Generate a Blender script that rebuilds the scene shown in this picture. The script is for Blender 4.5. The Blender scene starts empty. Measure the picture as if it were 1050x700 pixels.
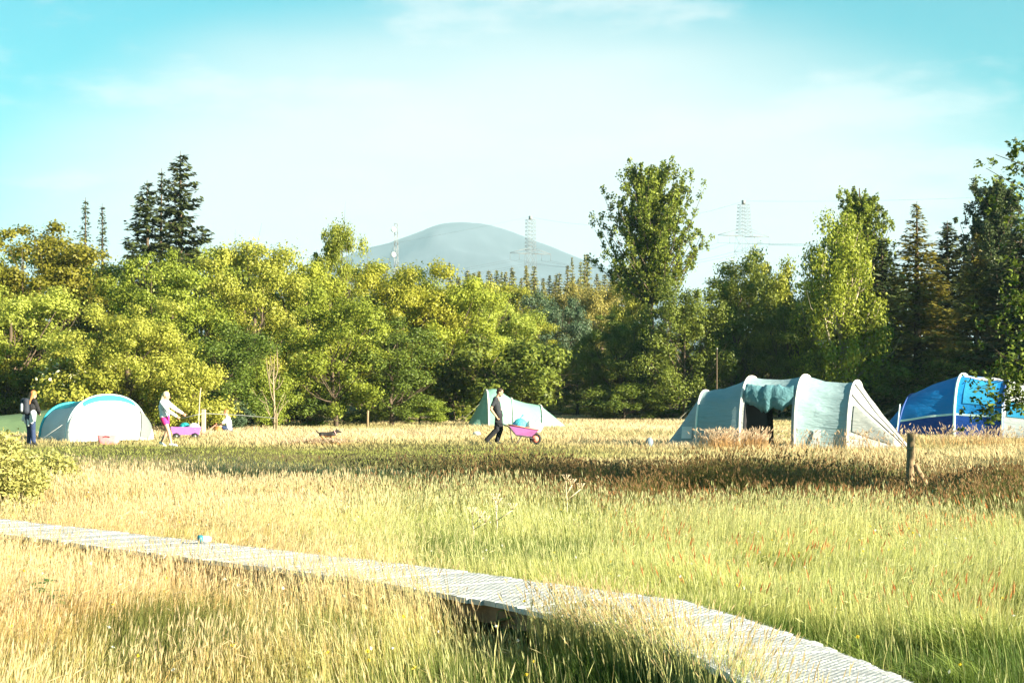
import bpy, bmesh, math, random
import numpy as np
from mathutils import Vector, Matrix, Euler

R = math.radians
rng = np.random.default_rng(11)
random.seed(5)
scene = bpy.context.scene
COL = scene.collection

# ------------------------------------------------------------------ camera
F = 2000.0
HC = 1.75
PITCH = math.atan(47 / F)
cam_d = bpy.data.cameras.new('camera')
cam = bpy.data.objects.new('camera', cam_d)
COL.objects.link(cam)
cam.location = (0, 0, HC)
cam.rotation_euler = (math.pi / 2 + PITCH, 0, 0)
cam_d.sensor_width = 36
cam_d.lens = F / 1050 * 36
cam_d.clip_start = 0.1
cam_d.clip_end = 30000
scene.camera = cam


def wx(px, D):
    return (px - 525) / F * D


def wz(py, D):
    return HC + (397 - py) / F * D


# ------------------------------------------------------------------ noise
_tab = np.random.default_rng(3).random((256, 256))


def vnoise(x, y):
    x = np.asarray(x, float); y = np.asarray(y, float)
    xi = np.floor(x).astype(int); yi = np.floor(y).astype(int)
    fx = x - xi; fy = y - yi
    fx = fx * fx * (3 - 2 * fx); fy = fy * fy * (3 - 2 * fy)
    a = _tab[xi % 256, yi % 256]; b = _tab[(xi + 1) % 256, yi % 256]
    c = _tab[xi % 256, (yi + 1) % 256]; d = _tab[(xi + 1) % 256, (yi + 1) % 256]
    return (a * (1 - fx) + b * fx) * (1 - fy) + (c * (1 - fx) + d * fx) * fy


def fbm(x, y, o=3):
    s = 0; a = 0.5; t = 0
    for k in range(o):
        s = s + a * vnoise(np.asarray(x) * 2 ** k + 17.3 * k, np.asarray(y) * 2 ** k + 5.1 * k)
        t += a; a *= 0.5
    return s / t


def sstep(a, b, x):
    t = np.clip((np.asarray(x, float) - a) / (b - a), 0, 1)
    return t * t * (3 - 2 * t)


def zg(X, Y):
    X = np.asarray(X, float); Y = np.asarray(Y, float)
    near = 1 - sstep(90, 140, Y)
    z = near * (fbm(X * 0.22 + 40, Y * 0.22 + 40, 2) - 0.5) * 0.16
    # shallow ditch where the rushes stand
    cl = 33.5 - 0.32 * X
    z = z - 0.22 * np.exp(-((Y - cl) / 3.2) ** 2) * sstep(-5, 2, X) * near
    z = z + 5.0 * sstep(112, 235, Y)
    return z


# ------------------------------------------------------------------ materials
def new_mat(name):
    m = bpy.data.materials.new(name)
    m.use_nodes = True
    nt = m.node_tree
    for n in list(nt.nodes):
        nt.nodes.remove(n)
    out = nt.nodes.new('ShaderNodeOutputMaterial')
    return m, nt, out


def mat_plain(name, col, rough=0.6, var=0.15, scale=6.0, metallic=0.0, bump=0.0, bscale=30.0, spec=0.3, stretch=None):
    m, nt, out = new_mat(name)
    b = nt.nodes.new('ShaderNodeBsdfPrincipled')
    b.inputs['Roughness'].default_value = rough
    b.inputs['Metallic'].default_value = metallic
    b.inputs['Specular IOR Level'].default_value = spec
    tc = nt.nodes.new('ShaderNodeTexCoord')
    mp = nt.nodes.new('ShaderNodeMapping')
    if stretch:
        mp.inputs['Scale'].default_value = stretch
    nt.links.new(tc.outputs['Object'], mp.inputs['Vector'])
    n = nt.nodes.new('ShaderNodeTexNoise')
    n.inputs['Scale'].default_value = scale
    n.inputs['Detail'].default_value = 5
    nt.links.new(mp.outputs[0], n.inputs['Vector'])
    cr = nt.nodes.new('ShaderNodeValToRGB')
    cr.color_ramp.elements[0].position = 0.3
    cr.color_ramp.elements[1].position = 0.7
    cr.color_ramp.elements[0].color = tuple(c * (1 - var) for c in col) + (1,)
    cr.color_ramp.elements[1].color = tuple(min(1, c * (1 + var)) for c in col) + (1,)
    nt.links.new(n.outputs['Fac'], cr.inputs['Fac'])
    nt.links.new(cr.outputs['Color'], b.inputs['Base Color'])
    if bump > 0:
        n2 = nt.nodes.new('ShaderNodeTexNoise')
        n2.inputs['Scale'].default_value = bscale
        n2.inputs['Detail'].default_value = 4
        nt.links.new(mp.outputs[0], n2.inputs['Vector'])
        bp = nt.nodes.new('ShaderNodeBump')
        bp.inputs['Strength'].default_value = bump
        bp.inputs['Distance'].default_value = 0.02
        nt.links.new(n2.outputs['Fac'], bp.inputs['Height'])
        nt.links.new(bp.outputs[0], b.inputs['Normal'])
    nt.links.new(b.outputs[0], out.inputs['Surface'])
    return m


def mat_fabric(name, col, trans=0.3, rough=0.55, crease=0.5, stretch=(1.2, 1.2, 5)):
    """tent cloth: lets part of the light through, tension creases in the bump"""
    m, nt, out = new_mat(name)
    tc = nt.nodes.new('ShaderNodeTexCoord')
    mp = nt.nodes.new('ShaderNodeMapping')
    mp.inputs['Scale'].default_value = stretch
    mp.inputs['Rotation'].default_value = (0, 0.6, 0)
    nt.links.new(tc.outputs['Object'], mp.inputs['Vector'])
    n = nt.nodes.new('ShaderNodeTexNoise')
    n.inputs['Scale'].default_value = 2.2
    n.inputs['Detail'].default_value = 4
    n.inputs['Distortion'].default_value = 0.6
    nt.links.new(mp.outputs[0], n.inputs['Vector'])
    bp = nt.nodes.new('ShaderNodeBump')
    bp.inputs['Strength'].default_value = crease
    bp.inputs['Distance'].default_value = 0.06
    nt.links.new(n.outputs['Fac'], bp.inputs['Height'])
    n3 = nt.nodes.new('ShaderNodeTexNoise')
    n3.inputs['Scale'].default_value = 1.3
    cr = nt.nodes.new('ShaderNodeValToRGB')
    cr.color_ramp.elements[0].position = 0.3
    cr.color_ramp.elements[1].position = 0.7
    cr.color_ramp.elements[0].color = tuple(c * 0.9 for c in col) + (1,)
    cr.color_ramp.elements[1].color = tuple(min(0.9, c * 1.06) for c in col) + (1,)
    nt.links.new(tc.outputs['Object'], n3.inputs['Vector'])
    nt.links.new(n3.outputs['Fac'], cr.inputs['Fac'])
    p = nt.nodes.new('ShaderNodeBsdfPrincipled')
    p.inputs['Roughness'].default_value = rough
    p.inputs['Specular IOR Level'].default_value = 0.25
    t = nt.nodes.new('ShaderNodeBsdfTranslucent')
    for s in (p.inputs['Base Color'], t.inputs['Color']):
        nt.links.new(cr.outputs['Color'], s)
    nt.links.new(bp.outputs[0], p.inputs['Normal'])
    nt.links.new(bp.outputs[0], t.inputs['Normal'])
    mx = nt.nodes.new('ShaderNodeMixShader')
    mx.inputs['Fac'].default_value = trans
    nt.links.new(p.outputs[0], mx.inputs[1])
    nt.links.new(t.outputs[0], mx.inputs[2])
    nt.links.new(mx.outputs[0], out.inputs['Surface'])
    return m


def mat_leaf(name, c0, c1, trans=0.35, gloss=0.05):
    """foliage: colour between c0 and c1 by a value stored on each leaf; a little per tree"""
    m, nt, out = new_mat(name)
    at = nt.nodes.new('ShaderNodeAttribute'); at.attribute_name = 'tint'
    oi = nt.nodes.new('ShaderNodeObjectInfo')
    cr = nt.nodes.new('ShaderNodeValToRGB')
    cr.color_ramp.elements[0].position = 0.0
    cr.color_ramp.elements[1].position = 1.0
    cr.color_ramp.elements[0].color = tuple(c0) + (1,)
    cr.color_ramp.elements[1].color = tuple(c1) + (1,)
    nt.links.new(at.outputs['Fac'], cr.inputs['Fac'])
    hs = nt.nodes.new('ShaderNodeHueSaturation')
    mr = nt.nodes.new('ShaderNodeMapRange')
    mr.inputs['To Min'].default_value = 0.485
    mr.inputs['To Max'].default_value = 0.515
    nt.links.new(oi.outputs['Random'], mr.inputs['Value'])
    nt.links.new(mr.outputs[0], hs.inputs['Hue'])
    nt.links.new(cr.outputs['Color'], hs.inputs['Color'])
    d = nt.nodes.new('ShaderNodeBsdfPrincipled')
    d.inputs['Roughness'].default_value = 0.5
    d.inputs['Specular IOR Level'].default_value = gloss * 5
    t = nt.nodes.new('ShaderNodeBsdfTranslucent')
    nt.links.new(hs.outputs[0], d.inputs['Base Color'])
    nt.links.new(hs.outputs[0], t.inputs['Color'])
    mx = nt.nodes.new('ShaderNodeMixShader')
    mx.inputs['Fac'].default_value = trans
    nt.links.new(d.outputs[0], mx.inputs[1])
    nt.links.new(t.outputs[0], mx.inputs[2])
    nt.links.new(mx.outputs[0], out.inputs['Surface'])
    return m


def mat_attr(name, trans=0.3, rough=0.6, spec=0.2):
    """grass: the plant's own colour from a colour attribute"""
    m, nt, out = new_mat(name)
    at = nt.nodes.new('ShaderNodeAttribute'); at.attribute_name = 'col'
    d = nt.nodes.new('ShaderNodeBsdfPrincipled')
    d.inputs['Roughness'].default_value = rough
    d.inputs['Specular IOR Level'].default_value = spec
    t = nt.nodes.new('ShaderNodeBsdfTranslucent')
    nt.links.new(at.outputs['Color'], d.inputs['Base Color'])
    nt.links.new(at.outputs['Color'], t.inputs['Color'])
    mx = nt.nodes.new('ShaderNodeMixShader')
    mx.inputs['Fac'].default_value = trans
    nt.links.new(d.outputs[0], mx.inputs[1])
    nt.links.new(t.outputs[0], mx.inputs[2])
    nt.links.new(mx.outputs[0], out.inputs['Surface'])
    return m


M = {}
M['bark'] = mat_plain('bark', (0.09, 0.065, 0.045), 0.9, 0.4, 8, bump=0.6, stretch=(1, 1, 0.25))
M['pale_bark'] = mat_plain('pale_bark', (0.34, 0.29, 0.22), 0.85, 0.35, 8, bump=0.5, stretch=(1, 1, 0.3))
M['dead_wood'] = mat_plain('dead_wood', (0.27, 0.21, 0.14), 0.85, 0.25, 8, bump=0.4, stretch=(1, 1, 0.3))
# leaf kinds
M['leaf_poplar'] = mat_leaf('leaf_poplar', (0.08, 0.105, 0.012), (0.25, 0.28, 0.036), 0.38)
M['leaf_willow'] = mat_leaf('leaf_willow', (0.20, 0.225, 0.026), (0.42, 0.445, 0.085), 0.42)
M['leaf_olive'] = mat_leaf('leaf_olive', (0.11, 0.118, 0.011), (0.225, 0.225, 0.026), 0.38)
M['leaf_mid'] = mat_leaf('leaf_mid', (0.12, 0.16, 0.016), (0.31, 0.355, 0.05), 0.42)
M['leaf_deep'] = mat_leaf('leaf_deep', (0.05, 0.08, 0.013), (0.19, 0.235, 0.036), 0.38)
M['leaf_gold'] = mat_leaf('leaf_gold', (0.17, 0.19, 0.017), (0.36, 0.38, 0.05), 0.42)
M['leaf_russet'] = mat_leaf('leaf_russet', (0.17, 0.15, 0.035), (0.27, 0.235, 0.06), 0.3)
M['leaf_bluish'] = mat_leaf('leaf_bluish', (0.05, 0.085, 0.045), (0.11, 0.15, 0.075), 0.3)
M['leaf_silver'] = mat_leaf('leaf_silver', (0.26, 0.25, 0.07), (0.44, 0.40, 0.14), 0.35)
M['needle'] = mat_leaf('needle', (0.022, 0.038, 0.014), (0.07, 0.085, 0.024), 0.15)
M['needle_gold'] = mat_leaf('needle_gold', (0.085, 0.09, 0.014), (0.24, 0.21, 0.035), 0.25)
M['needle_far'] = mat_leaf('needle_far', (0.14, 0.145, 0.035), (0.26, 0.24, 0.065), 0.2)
M['flower_white'] = mat_plain('flower_white', (0.62, 0.58, 0.38), 0.8, 0.1)
M['grass'] = mat_attr('grass', 0.35)


# ------------------------------------------------------------------ object helpers
def tag(o, label=None, cat=None, group=None, kind=None):
    if label: o['label'] = label
    if cat: o['category'] = cat
    if group: o['group'] = group
    if kind: o['kind'] = kind
    return o


def empty(name, loc, rz=0):
    o = bpy.data.objects.new(name, None)
    COL.objects.link(o)
    o.location = loc
    o.rotation_euler = (0, 0, rz)
    o.empty_display_size = 0.3
    return o


def link_mesh(name, me, mat=None, parent=None, smooth=True):
    o = bpy.data.objects.new(name, me)
    COL.objects.link(o)
    if mat is not None:
        me.materials.append(mat)
    if parent is not None:
        o.parent = parent
    if smooth and len(me.polygons):
        me.polygons.foreach_set('use_smooth', np.ones(len(me.polygons), dtype=bool))
    return o


def np_mesh(name, V, faces4=None, faces3=None):
    """fast mesh from numpy arrays"""
    me = bpy.data.meshes.new(name)
    V = np.asarray(V, np.float32)
    me.vertices.add(len(V))
    me.vertices.foreach_set('co', V.ravel())
    idx = []; tot = []
    if faces4 is not None and len(faces4):
        idx.append(np.asarray(faces4, np.int32).ravel()); tot.append(np.full(len(faces4), 4, np.int32))
    if faces3 is not None and len(faces3):
        idx.append(np.asarray(faces3, np.int32).ravel()); tot.append(np.full(len(faces3), 3, np.int32))
    idx = np.concatenate(idx); tot = np.concatenate(tot)
    me.loops.add(len(idx))
    me.loops.foreach_set('vertex_index', idx)
    me.polygons.add(len(tot))
    st = np.concatenate([[0], np.cumsum(tot)[:-1]]).astype(np.int32)
    me.polygons.foreach_set('loop_start', st)
    me.polygons.foreach_set('loop_total', tot)
    me.update(calc_edges=True)
    return me


class MB:
    """collects boxes, tubes and grids, and builds them as ONE mesh object"""
    def __init__(s):
        s.v = []; s.f = []

    def add(s, vs, fs):
        o = len(s.v)
        s.v += [tuple(v) for v in vs]
        s.f += [tuple(i + o for i in f) for f in fs]

    def box(s, c, d, rot=None):
        c = Vector(c); x, y, z = d[0] / 2, d[1] / 2, d[2] / 2
        vs = [Vector(p) for p in ((-x, -y, -z), (x, -y, -z), (x, y, -z), (-x, y, -z), (-x, -y, z), (x, -y, z), (x, y, z), (-x, y, z))]
        if rot is not None:
            vs = [rot @ v for v in vs]
        s.add([v + c for v in vs], [(0, 3, 2, 1), (4, 5, 6, 7), (0, 1, 5, 4), (1, 2, 6, 5), (2, 3, 7, 6), (3, 0, 4, 7)])

    def tube(s, pts, rad, n=8, cap=True):
        pts = [Vector(p) for p in pts]
        if not hasattr(rad, '__len__'):
            rad = [rad] * len(pts)
        vs = []; fs = []
        up = None
        for i, p in enumerate(pts):
            a = pts[max(0, i - 1)]; b = pts[min(len(pts) - 1, i + 1)]
            t = (b - a)
            if t.length < 1e-9: t = Vector((0, 0, 1))
            t.normalize()
            if up is None:
                up = Vector((0, 0, 1)) if abs(t.z) < 0.9 else Vector((1, 0, 0))
            x = t.cross(up)
            if x.length < 1e-6:
                x = t.orthogonal()
            x.normalize(); y = x.cross(t); up = y
            for k in range(n):
                an = 2 * math.pi * k / n
                vs.append(p + (x * math.cos(an) + y * math.sin(an)) * rad[i])
        m = len(pts)
        for i in range(m - 1):
            for k in range(n):
                k2 = (k + 1) % n
                fs.append((i * n + k, i * n + k2, (i + 1) * n + k2, (i + 1) * n + k))
        if cap:
            fs.append(tuple(range(n - 1, -1, -1)))
            fs.append(tuple((m - 1) * n + k for k in range(n)))
        s.add(vs, fs)

    def grid(s, rows, closed=False):
        n = len(rows[0]); vs = [p for r in rows for p in r]; fs = []
        for i in range(len(rows) - 1):
            for k in range(n - 1 if not closed else n):
                k2 = (k + 1) % n
                fs.append((i * n + k, i * n + k2, (i + 1) * n + k2, (i + 1) * n + k))
        s.add(vs, fs)

    def ell(s, c, r, rot=None, nu=16, nv=10):
        c = Vector(c); vs = []; fs = []
        vs.append(Vector((0, 0, -r[2])))
        for j in range(1, nv):
            ph = -math.pi / 2 + math.pi * j / nv
            for i in range(nu):
                th = 2 * math.pi * i / nu
                vs.append(Vector((r[0] * math.cos(ph) * math.cos(th), r[1] * math.cos(ph) * math.sin(th), r[2] * math.sin(ph))))
        vs.append(Vector((0, 0, r[2])))
        if rot is not None:
            vs = [rot @ v for v in vs]
        for i in range(nu):
            fs.append((0, 1 + (i + 1) % nu, 1 + i))
        for j in range(nv - 2):
            for i in range(nu):
                a = 1 + j * nu + i; b = 1 + j * nu + (i + 1) % nu
                fs.append((a, b, b + nu, a + nu))
        top = len(vs) - 1; b0 = 1 + (nv - 2) * nu
        for i in range(nu):
            fs.append((b0 + i, b0 + (i + 1) % nu, top))
        s.add([v + c for v in vs], fs)

    def cap(s, a, b, ra, rb, n=12):
        """tapered capsule, closed"""
        a = Vector(a); b = Vector(b); t = (b - a).normalized()
        pts = []; rad = []
        for k in range(5):
            an = math.pi / 2 * (k / 4.0)
            pts.append(a - t * ra * math.cos(an)); rad.append(max(1e-4, ra * math.sin(an)))
        for k in range(5):
            an = math.pi / 2 * (k / 4.0)
            pts.append(b + t * rb * math.sin(an)); rad.append(max(1e-4, rb * math.cos(an)))
        s.tube(pts, rad, n)

    def build(s, name, mat, parent=None, smooth=True, bevel=0):
        me = bpy.data.meshes.new(name)
        me.from_pydata([tuple(v) for v in s.v], [], s.f)
        me.update()
        o = link_mesh(name, me, mat, parent, smooth)
        if bevel:
            b = o.modifiers.new('bevel', 'BEVEL'); b.width = bevel; b.segments = 2; b.limit_method = 'ANGLE'
        return o

    def blob(s, name, mat, parent=None, voxel=0.008, smooth=6):
        """voxel union of everything collected: one continuous surface"""
        me = bpy.data.meshes.new(name)
        me.from_pydata([tuple(v) for v in s.v], [], s.f)
        bm = bmesh.new(); bm.from_mesh(me)
        bmesh.ops.recalc_face_normals(bm, faces=bm.faces)
        bm.to_mesh(me); bm.free()
        o = bpy.data.objects.new('work', me)
        COL.objects.link(o)
        r = o.modifiers.new('r', 'REMESH'); r.mode = 'VOXEL'; r.voxel_size = voxel
        sm = o.modifiers.new('s', 'SMOOTH'); sm.iterations = smooth; sm.factor = 0.5
        dg = bpy.context.evaluated_depsgraph_get()
        m2 = bpy.data.meshes.new_from_object(o.evaluated_get(dg))
        bpy.data.objects.remove(o)
        bpy.data.meshes.remove(me)
        m2.name = name
        return link_mesh(name, m2, mat, parent)


def copy_tree(o, parent=None):
    c = o.copy(); COL.objects.link(c)
    if parent is not None: c.parent = parent
    for ch in list(o.children):
        copy_tree(ch, c)
    return c


def rot_to(d):
    return Vector((0, 0, 1)).rotation_difference(Vector(d).normalized()).to_matrix()


# ------------------------------------------------------------------ light and sky
SUN_AZ = 60          # degrees from straight behind the camera towards the right
SUN_EL = 19
sdir = Vector((math.sin(R(SUN_AZ)) * math.cos(R(SUN_EL)), -math.cos(R(SUN_AZ)) * math.cos(R(SUN_EL)), math.sin(R(SUN_EL))))
sl = bpy.data.lights.new('sun', 'SUN')
sl.energy = 5.0
sl.angle = R(0.5)
sl.color = (1.0, 0.875, 0.655)
so = bpy.data.objects.new('sun', sl)
COL.objects.link(so)
so.rotation_euler = (-sdir).to_track_quat('-Z', 'Y').to_euler()
so.location = (20, -10, 30)

w = bpy.data.worlds.new('World')
scene.world = w
w.use_nodes = True
nt = w.node_tree
for n in list(nt.nodes): nt.nodes.remove(n)
wo = nt.nodes.new('ShaderNodeOutputWorld')
bg = nt.nodes.new('ShaderNodeBackground')
bg.inputs['Strength'].default_value = 0.05
sky = nt.nodes.new('ShaderNodeTexSky')
sky.sky_type = 'NISHITA'
sky.sun_disc = False
sky.sun_elevation = R(SUN_EL)
sky.sun_rotation = R(180 - SUN_AZ)
sky.air_density = 1.0; sky.dust_density = 1.0; sky.ozone_density = 1.5
tint = nt.nodes.new('ShaderNodeMix'); tint.data_type = 'RGBA'; tint.blend_type = 'MULTIPLY'
tint.inputs['Factor'].default_value = 1.0
tint.inputs['B'].default_value = (0.0, 0.58, 0.57, 1)
nt.links.new(sky.outputs[0], tint.inputs['A'])
# thin cloud veil ahead, its oval edge painting vignetted cyan corners into the sky
tc = nt.nodes.new('ShaderNodeTexCoord')
sx = nt.nodes.new('ShaderNodeSeparateXYZ')
nt.links.new(tc.outputs['Generated'], sx.inputs[0])


def mth(op, a, b=None, c=None):
    n = nt.nodes.new('ShaderNodeMath'); n.operation = op
    for i, v in enumerate((a, b, c)):
        if v is None: continue
        if hasattr(v, 'is_linked') or hasattr(v, 'links'):
            nt.links.new(v, n.inputs[i])
        else:
            n.inputs[i].default_value = v
    return n.outputs[0]


nz = nt.nodes.new('ShaderNodeTexNoise')
nz.inputs['Scale'].default_value = 5.0; nz.inputs['Detail'].default_value = 6
mpw = nt.nodes.new('ShaderNodeMapping'); mpw.inputs['Scale'].default_value = (1.0, 1.0, 4.5)
nt.links.new(tc.outputs['Generated'], mpw.inputs[0]); nt.links.new(mpw.outputs[0], nz.inputs['Vector'])
dx = mth('DIVIDE', mth('SUBTRACT', sx.outputs['X'], 0.005), 0.262)
dz = mth('DIVIDE', mth('SUBTRACT', sx.outputs['Z'], 0.05), 0.14)
r2 = mth('ADD', mth('POWER', mth('ABSOLUTE', dx), 2.0), mth('POWER', mth('ABSOLUTE', dz), 2.2))
r2 = mth('ADD', r2, mth('MULTIPLY', mth('SUBTRACT', nz.outputs['Fac'], 0.5), 0.45))
mr = nt.nodes.new('ShaderNodeMapRange'); mr.interpolation_type = 'SMOOTHSTEP'
mr.inputs['From Min'].default_value = 1.45; mr.inputs['From Max'].default_value = 0.40
nt.links.new(r2, mr.inputs['Value'])
front = nt.nodes.new('ShaderNodeMapRange'); front.inputs['From Min'].default_value = 0.0; front.inputs['From Max'].default_value = 0.5
nt.links.new(sx.outputs['Y'], front.inputs['Value'])
veil = mth('MULTIPLY', mr.outputs[0], front.outputs[0])
# low small clouds
nz2 = nt.nodes.new('ShaderNodeTexNoise')
nz2.inputs['Scale'].default_value = 9.0; nz2.inputs['Detail'].default_value = 7; nz2.inputs['Roughness'].default_value = 0.55
mp2 = nt.nodes.new('ShaderNodeMapping'); mp2.inputs['Scale'].default_value = (1.0, 1.0, 3.2); mp2.inputs['Location'].default_value = (0.35, 0.1, 0.42)
nt.links.new(tc.outputs['Generated'], mp2.inputs[0]); nt.links.new(mp2.outputs[0], nz2.inputs['Vector'])
cl = nt.nodes.new('ShaderNodeMapRange'); cl.interpolation_type = 'SMOOTHSTEP'
cl.inputs['From Min'].default_value = 0.50; cl.inputs['From Max'].default_value = 0.66
nt.links.new(nz2.outputs['Fac'], cl.inputs['Value'])
mixv = nt.nodes.new('ShaderNodeMix'); mixv.data_type = 'RGBA'
mixv.inputs['B'].default_value = (3.45, 3.55, 3.48, 1)
nt.links.new(mth('MULTIPLY', veil, 0.93), mixv.inputs['Factor'])
nt.links.new(tint.outputs['Result'], mixv.inputs['A'])
mixc = nt.nodes.new('ShaderNodeMix'); mixc.data_type = 'RGBA'
mixc.inputs['B'].default_value = (3.6, 3.7, 3.65, 1)
nt.links.new(mth('MULTIPLY', cl.outputs[0], 0.5), mixc.inputs['Factor'])
nt.links.new(mixv.outputs['Result'], mixc.inputs['A'])
nt.links.new(mixc.outputs['Result'], bg.inputs['Color'])
nt.links.new(bg.outputs[0], wo.inputs['Surface'])

scene.view_settings.view_transform = 'Standard'
scene.view_settings.look = 'None'
scene.view_settings.exposure = 2.4
scene.view_settings.gamma = 1.0
scene.cycles.max_bounces = 6
scene.cycles.diffuse_bounces = 3
scene.cycles.glossy_bounces = 2
scene.cycles.transmission_bounces = 4
scene.cycles.volume_bounces = 0
scene.cycles.transparent_max_bounces = 8

# ------------------------------------------------------------------ ground, hill, haze
gx = np.unique(np.concatenate([np.linspace(-4000, -300, 12), np.linspace(-300, -50, 14), np.linspace(-50, 50, 201), np.linspace(50, 300, 14), np.linspace(300, 4000, 12)]))
gy = np.unique(np.concatenate([np.linspace(-300, 0, 8), np.linspace(0, 110, 221), np.linspace(110, 300, 40), np.linspace(300, 8500, 30)]))
GX, GY = np.meshgrid(gx, gy)
GZ = zg(GX, GY)
V = np.stack([GX, GY, GZ], -1).reshape(-1, 3)
ny, nx = GX.shape
I = np.arange((ny - 1) * (nx - 1)); r_ = I // (nx - 1); c_ = I % (nx - 1)
a_ = r_ * nx + c_
me = np_mesh('ground', V, np.stack([a_, a_ + 1, a_ + nx + 1, a_ + nx], -1))
m, mnt, out = new_mat('soil_and_turf')
b = mnt.nodes.new('ShaderNodeBsdfPrincipled'); b.inputs['Roughness'].default_value = 0.95; b.inputs['Specular IOR Level'].default_value = 0.1
tcg = mnt.nodes.new('ShaderNodeTexCoord')
n1 = mnt.nodes.new('ShaderNodeTexNoise'); n1.inputs['Scale'].default_value = 0.25; n1.inputs['Detail'].default_value = 8
mnt.links.new(tcg.outputs['Object'], n1.inputs['Vector'])
cr = mnt.nodes.new('ShaderNodeValToRGB')
cr.color_ramp.elements[0].color = (0.055, 0.052, 0.018, 1); cr.color_ramp.elements[0].position = 0.35
cr.color_ramp.elements[1].color = (0.15, 0.12, 0.05, 1); cr.color_ramp.elements[1].position = 0.65
mnt.links.new(n1.outputs['Fac'], cr.inputs['Fac'])
n2 = mnt.nodes.new('ShaderNodeTexNoise'); n2.inputs['Scale'].default_value = 14; n2.inputs['Detail'].default_value = 6
mnt.links.new(tcg.outputs['Object'], n2.inputs['Vector'])
bp = mnt.nodes.new('ShaderNodeBump'); bp.inputs['Strength'].default_value = 0.8; bp.inputs['Distance'].default_value = 0.08
mnt.links.new(n2.outputs['Fac'], bp.inputs['Height']); mnt.links.new(bp.outputs[0], b.inputs['Normal'])
mnt.links.new(cr.outputs[0], b.inputs['Base Color']); mnt.links.new(b.outputs[0], out.inputs['Surface'])
tag(link_mesh('ground', me, m), 'grassy meadow floor under the tents and boardwalk', 'ground', kind='structure')

HD = 6000.0
hp = [(150, 330), (260, 300), (330, 268), (372, 252.5), (395, 247.5), (415, 240.5), (436, 230.5), (449, 226), (470, 225), (490, 227.5), (520, 237), (560, 252), (605, 270), (660, 289), (760, 325), (900, 370)]
hx = np.array([wx(p[0] + 5, HD) for p in hp]); hz = np.array([wz(p[1], HD) for p in hp])
ux = np.linspace(hx[0], hx[-1], 160); vy = np.linspace(-1900, 1900, 60)
UX, VY = np.meshgrid(ux, vy)
prof = np.interp(ux, hx, hz)
ker = np.ones(3) / 3
prof = np.convolve(np.pad(prof, 1, mode='edge'), ker, 'valid')
HZ = prof[None, :] * (1 - np.abs(VY / 1900) ** 1.15)
HZ = HZ * (1 - 0.22 * (fbm(UX / 200, VY / 420, 5) - 0.5) * (np.abs(VY) / 300).clip(0.06, 1)) - 3
V = np.stack([UX, HD + VY, HZ], -1).reshape(-1, 3)
ny, nx = UX.shape
I = np.arange((ny - 1) * (nx - 1)); a_ = (I // (nx - 1)) * nx + I % (nx - 1)
me = np_mesh('hill', V, np.stack([a_, a_ + 1, a_ + nx + 1, a_ + nx], -1))
tag(link_mesh('hill', me, mat_plain('moorland', (0.036, 0.045, 0.060), 0.95, 0.45, 0.004)), 'bare rounded hill rising pale in the far distance', 'hill', kind='structure')

hb = MB(); hb.box((0, 4300, 278), (9000, 9600, 564))
hm, hnt, hout = new_mat('hazy_air')
pv = hnt.nodes.new('ShaderNodeVolumePrincipled')
pv.inputs['Color'].default_value = (0.48, 0.70, 0.86, 1)
pv.inputs['Density'].default_value = 0.00011
pv.inputs['Anisotropy'].default_value = 0.0
hnt.links.new(pv.outputs[0], hout.inputs['Volume'])
tag(hb.build('haze', hm, smooth=False), 'thin pale haze lying over the whole landscape', 'haze', kind='stuff')

# ------------------------------------------------------------------ trees
def nrm(a):
    return a / np.maximum(1e-9, np.linalg.norm(a, axis=-1, keepdims=True))


def leaf_mesh(name, P, N, L, W, tint, r):
    """one rhombic leaf per point"""
    n = len(P)
    T = nrm(np.cross(N, r.normal(size=(n, 3))))
    B = np.cross(N, T)
    L = np.asarray(L).reshape(-1, 1) * np.ones((n, 1)); W = np.asarray(W).reshape(-1, 1) * np.ones((n, 1))
    V = np.stack([P - T * L / 2, P + B * W / 2 - T * L * 0.08, P + T * L / 2 + N * L * 0.05, P - B * W / 2 - T * L * 0.08], 1).reshape(-1, 3)
    I = np.arange(n) * 4
    me = np_mesh(name, V, np.stack([I, I + 1, I + 2, I + 3], -1))
    at = me.attributes.new('tint', 'FLOAT', 'FACE')
    at.data.foreach_set('value', np.clip(tint, 0, 1).astype(np.float32))
    return me


def limb_path(a, b, r, k=5, sag=0.15):
    a = np.array(a, float); b = np.array(b, float); L = np.linalg.norm(b - a)
    pts = []
    j = r.normal(size=3) * L * 0.06
    for i in range(k + 1):
        t = i / k
        p = a * (1 - t) + b * t + j * math.sin(math.pi * t)
        p[2] -= sag * L * math.sin(math.pi * t) * (1 if b[2] > a[2] else -0.6) * 0.8
        pts.append(tuple(p))
    return pts


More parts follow.
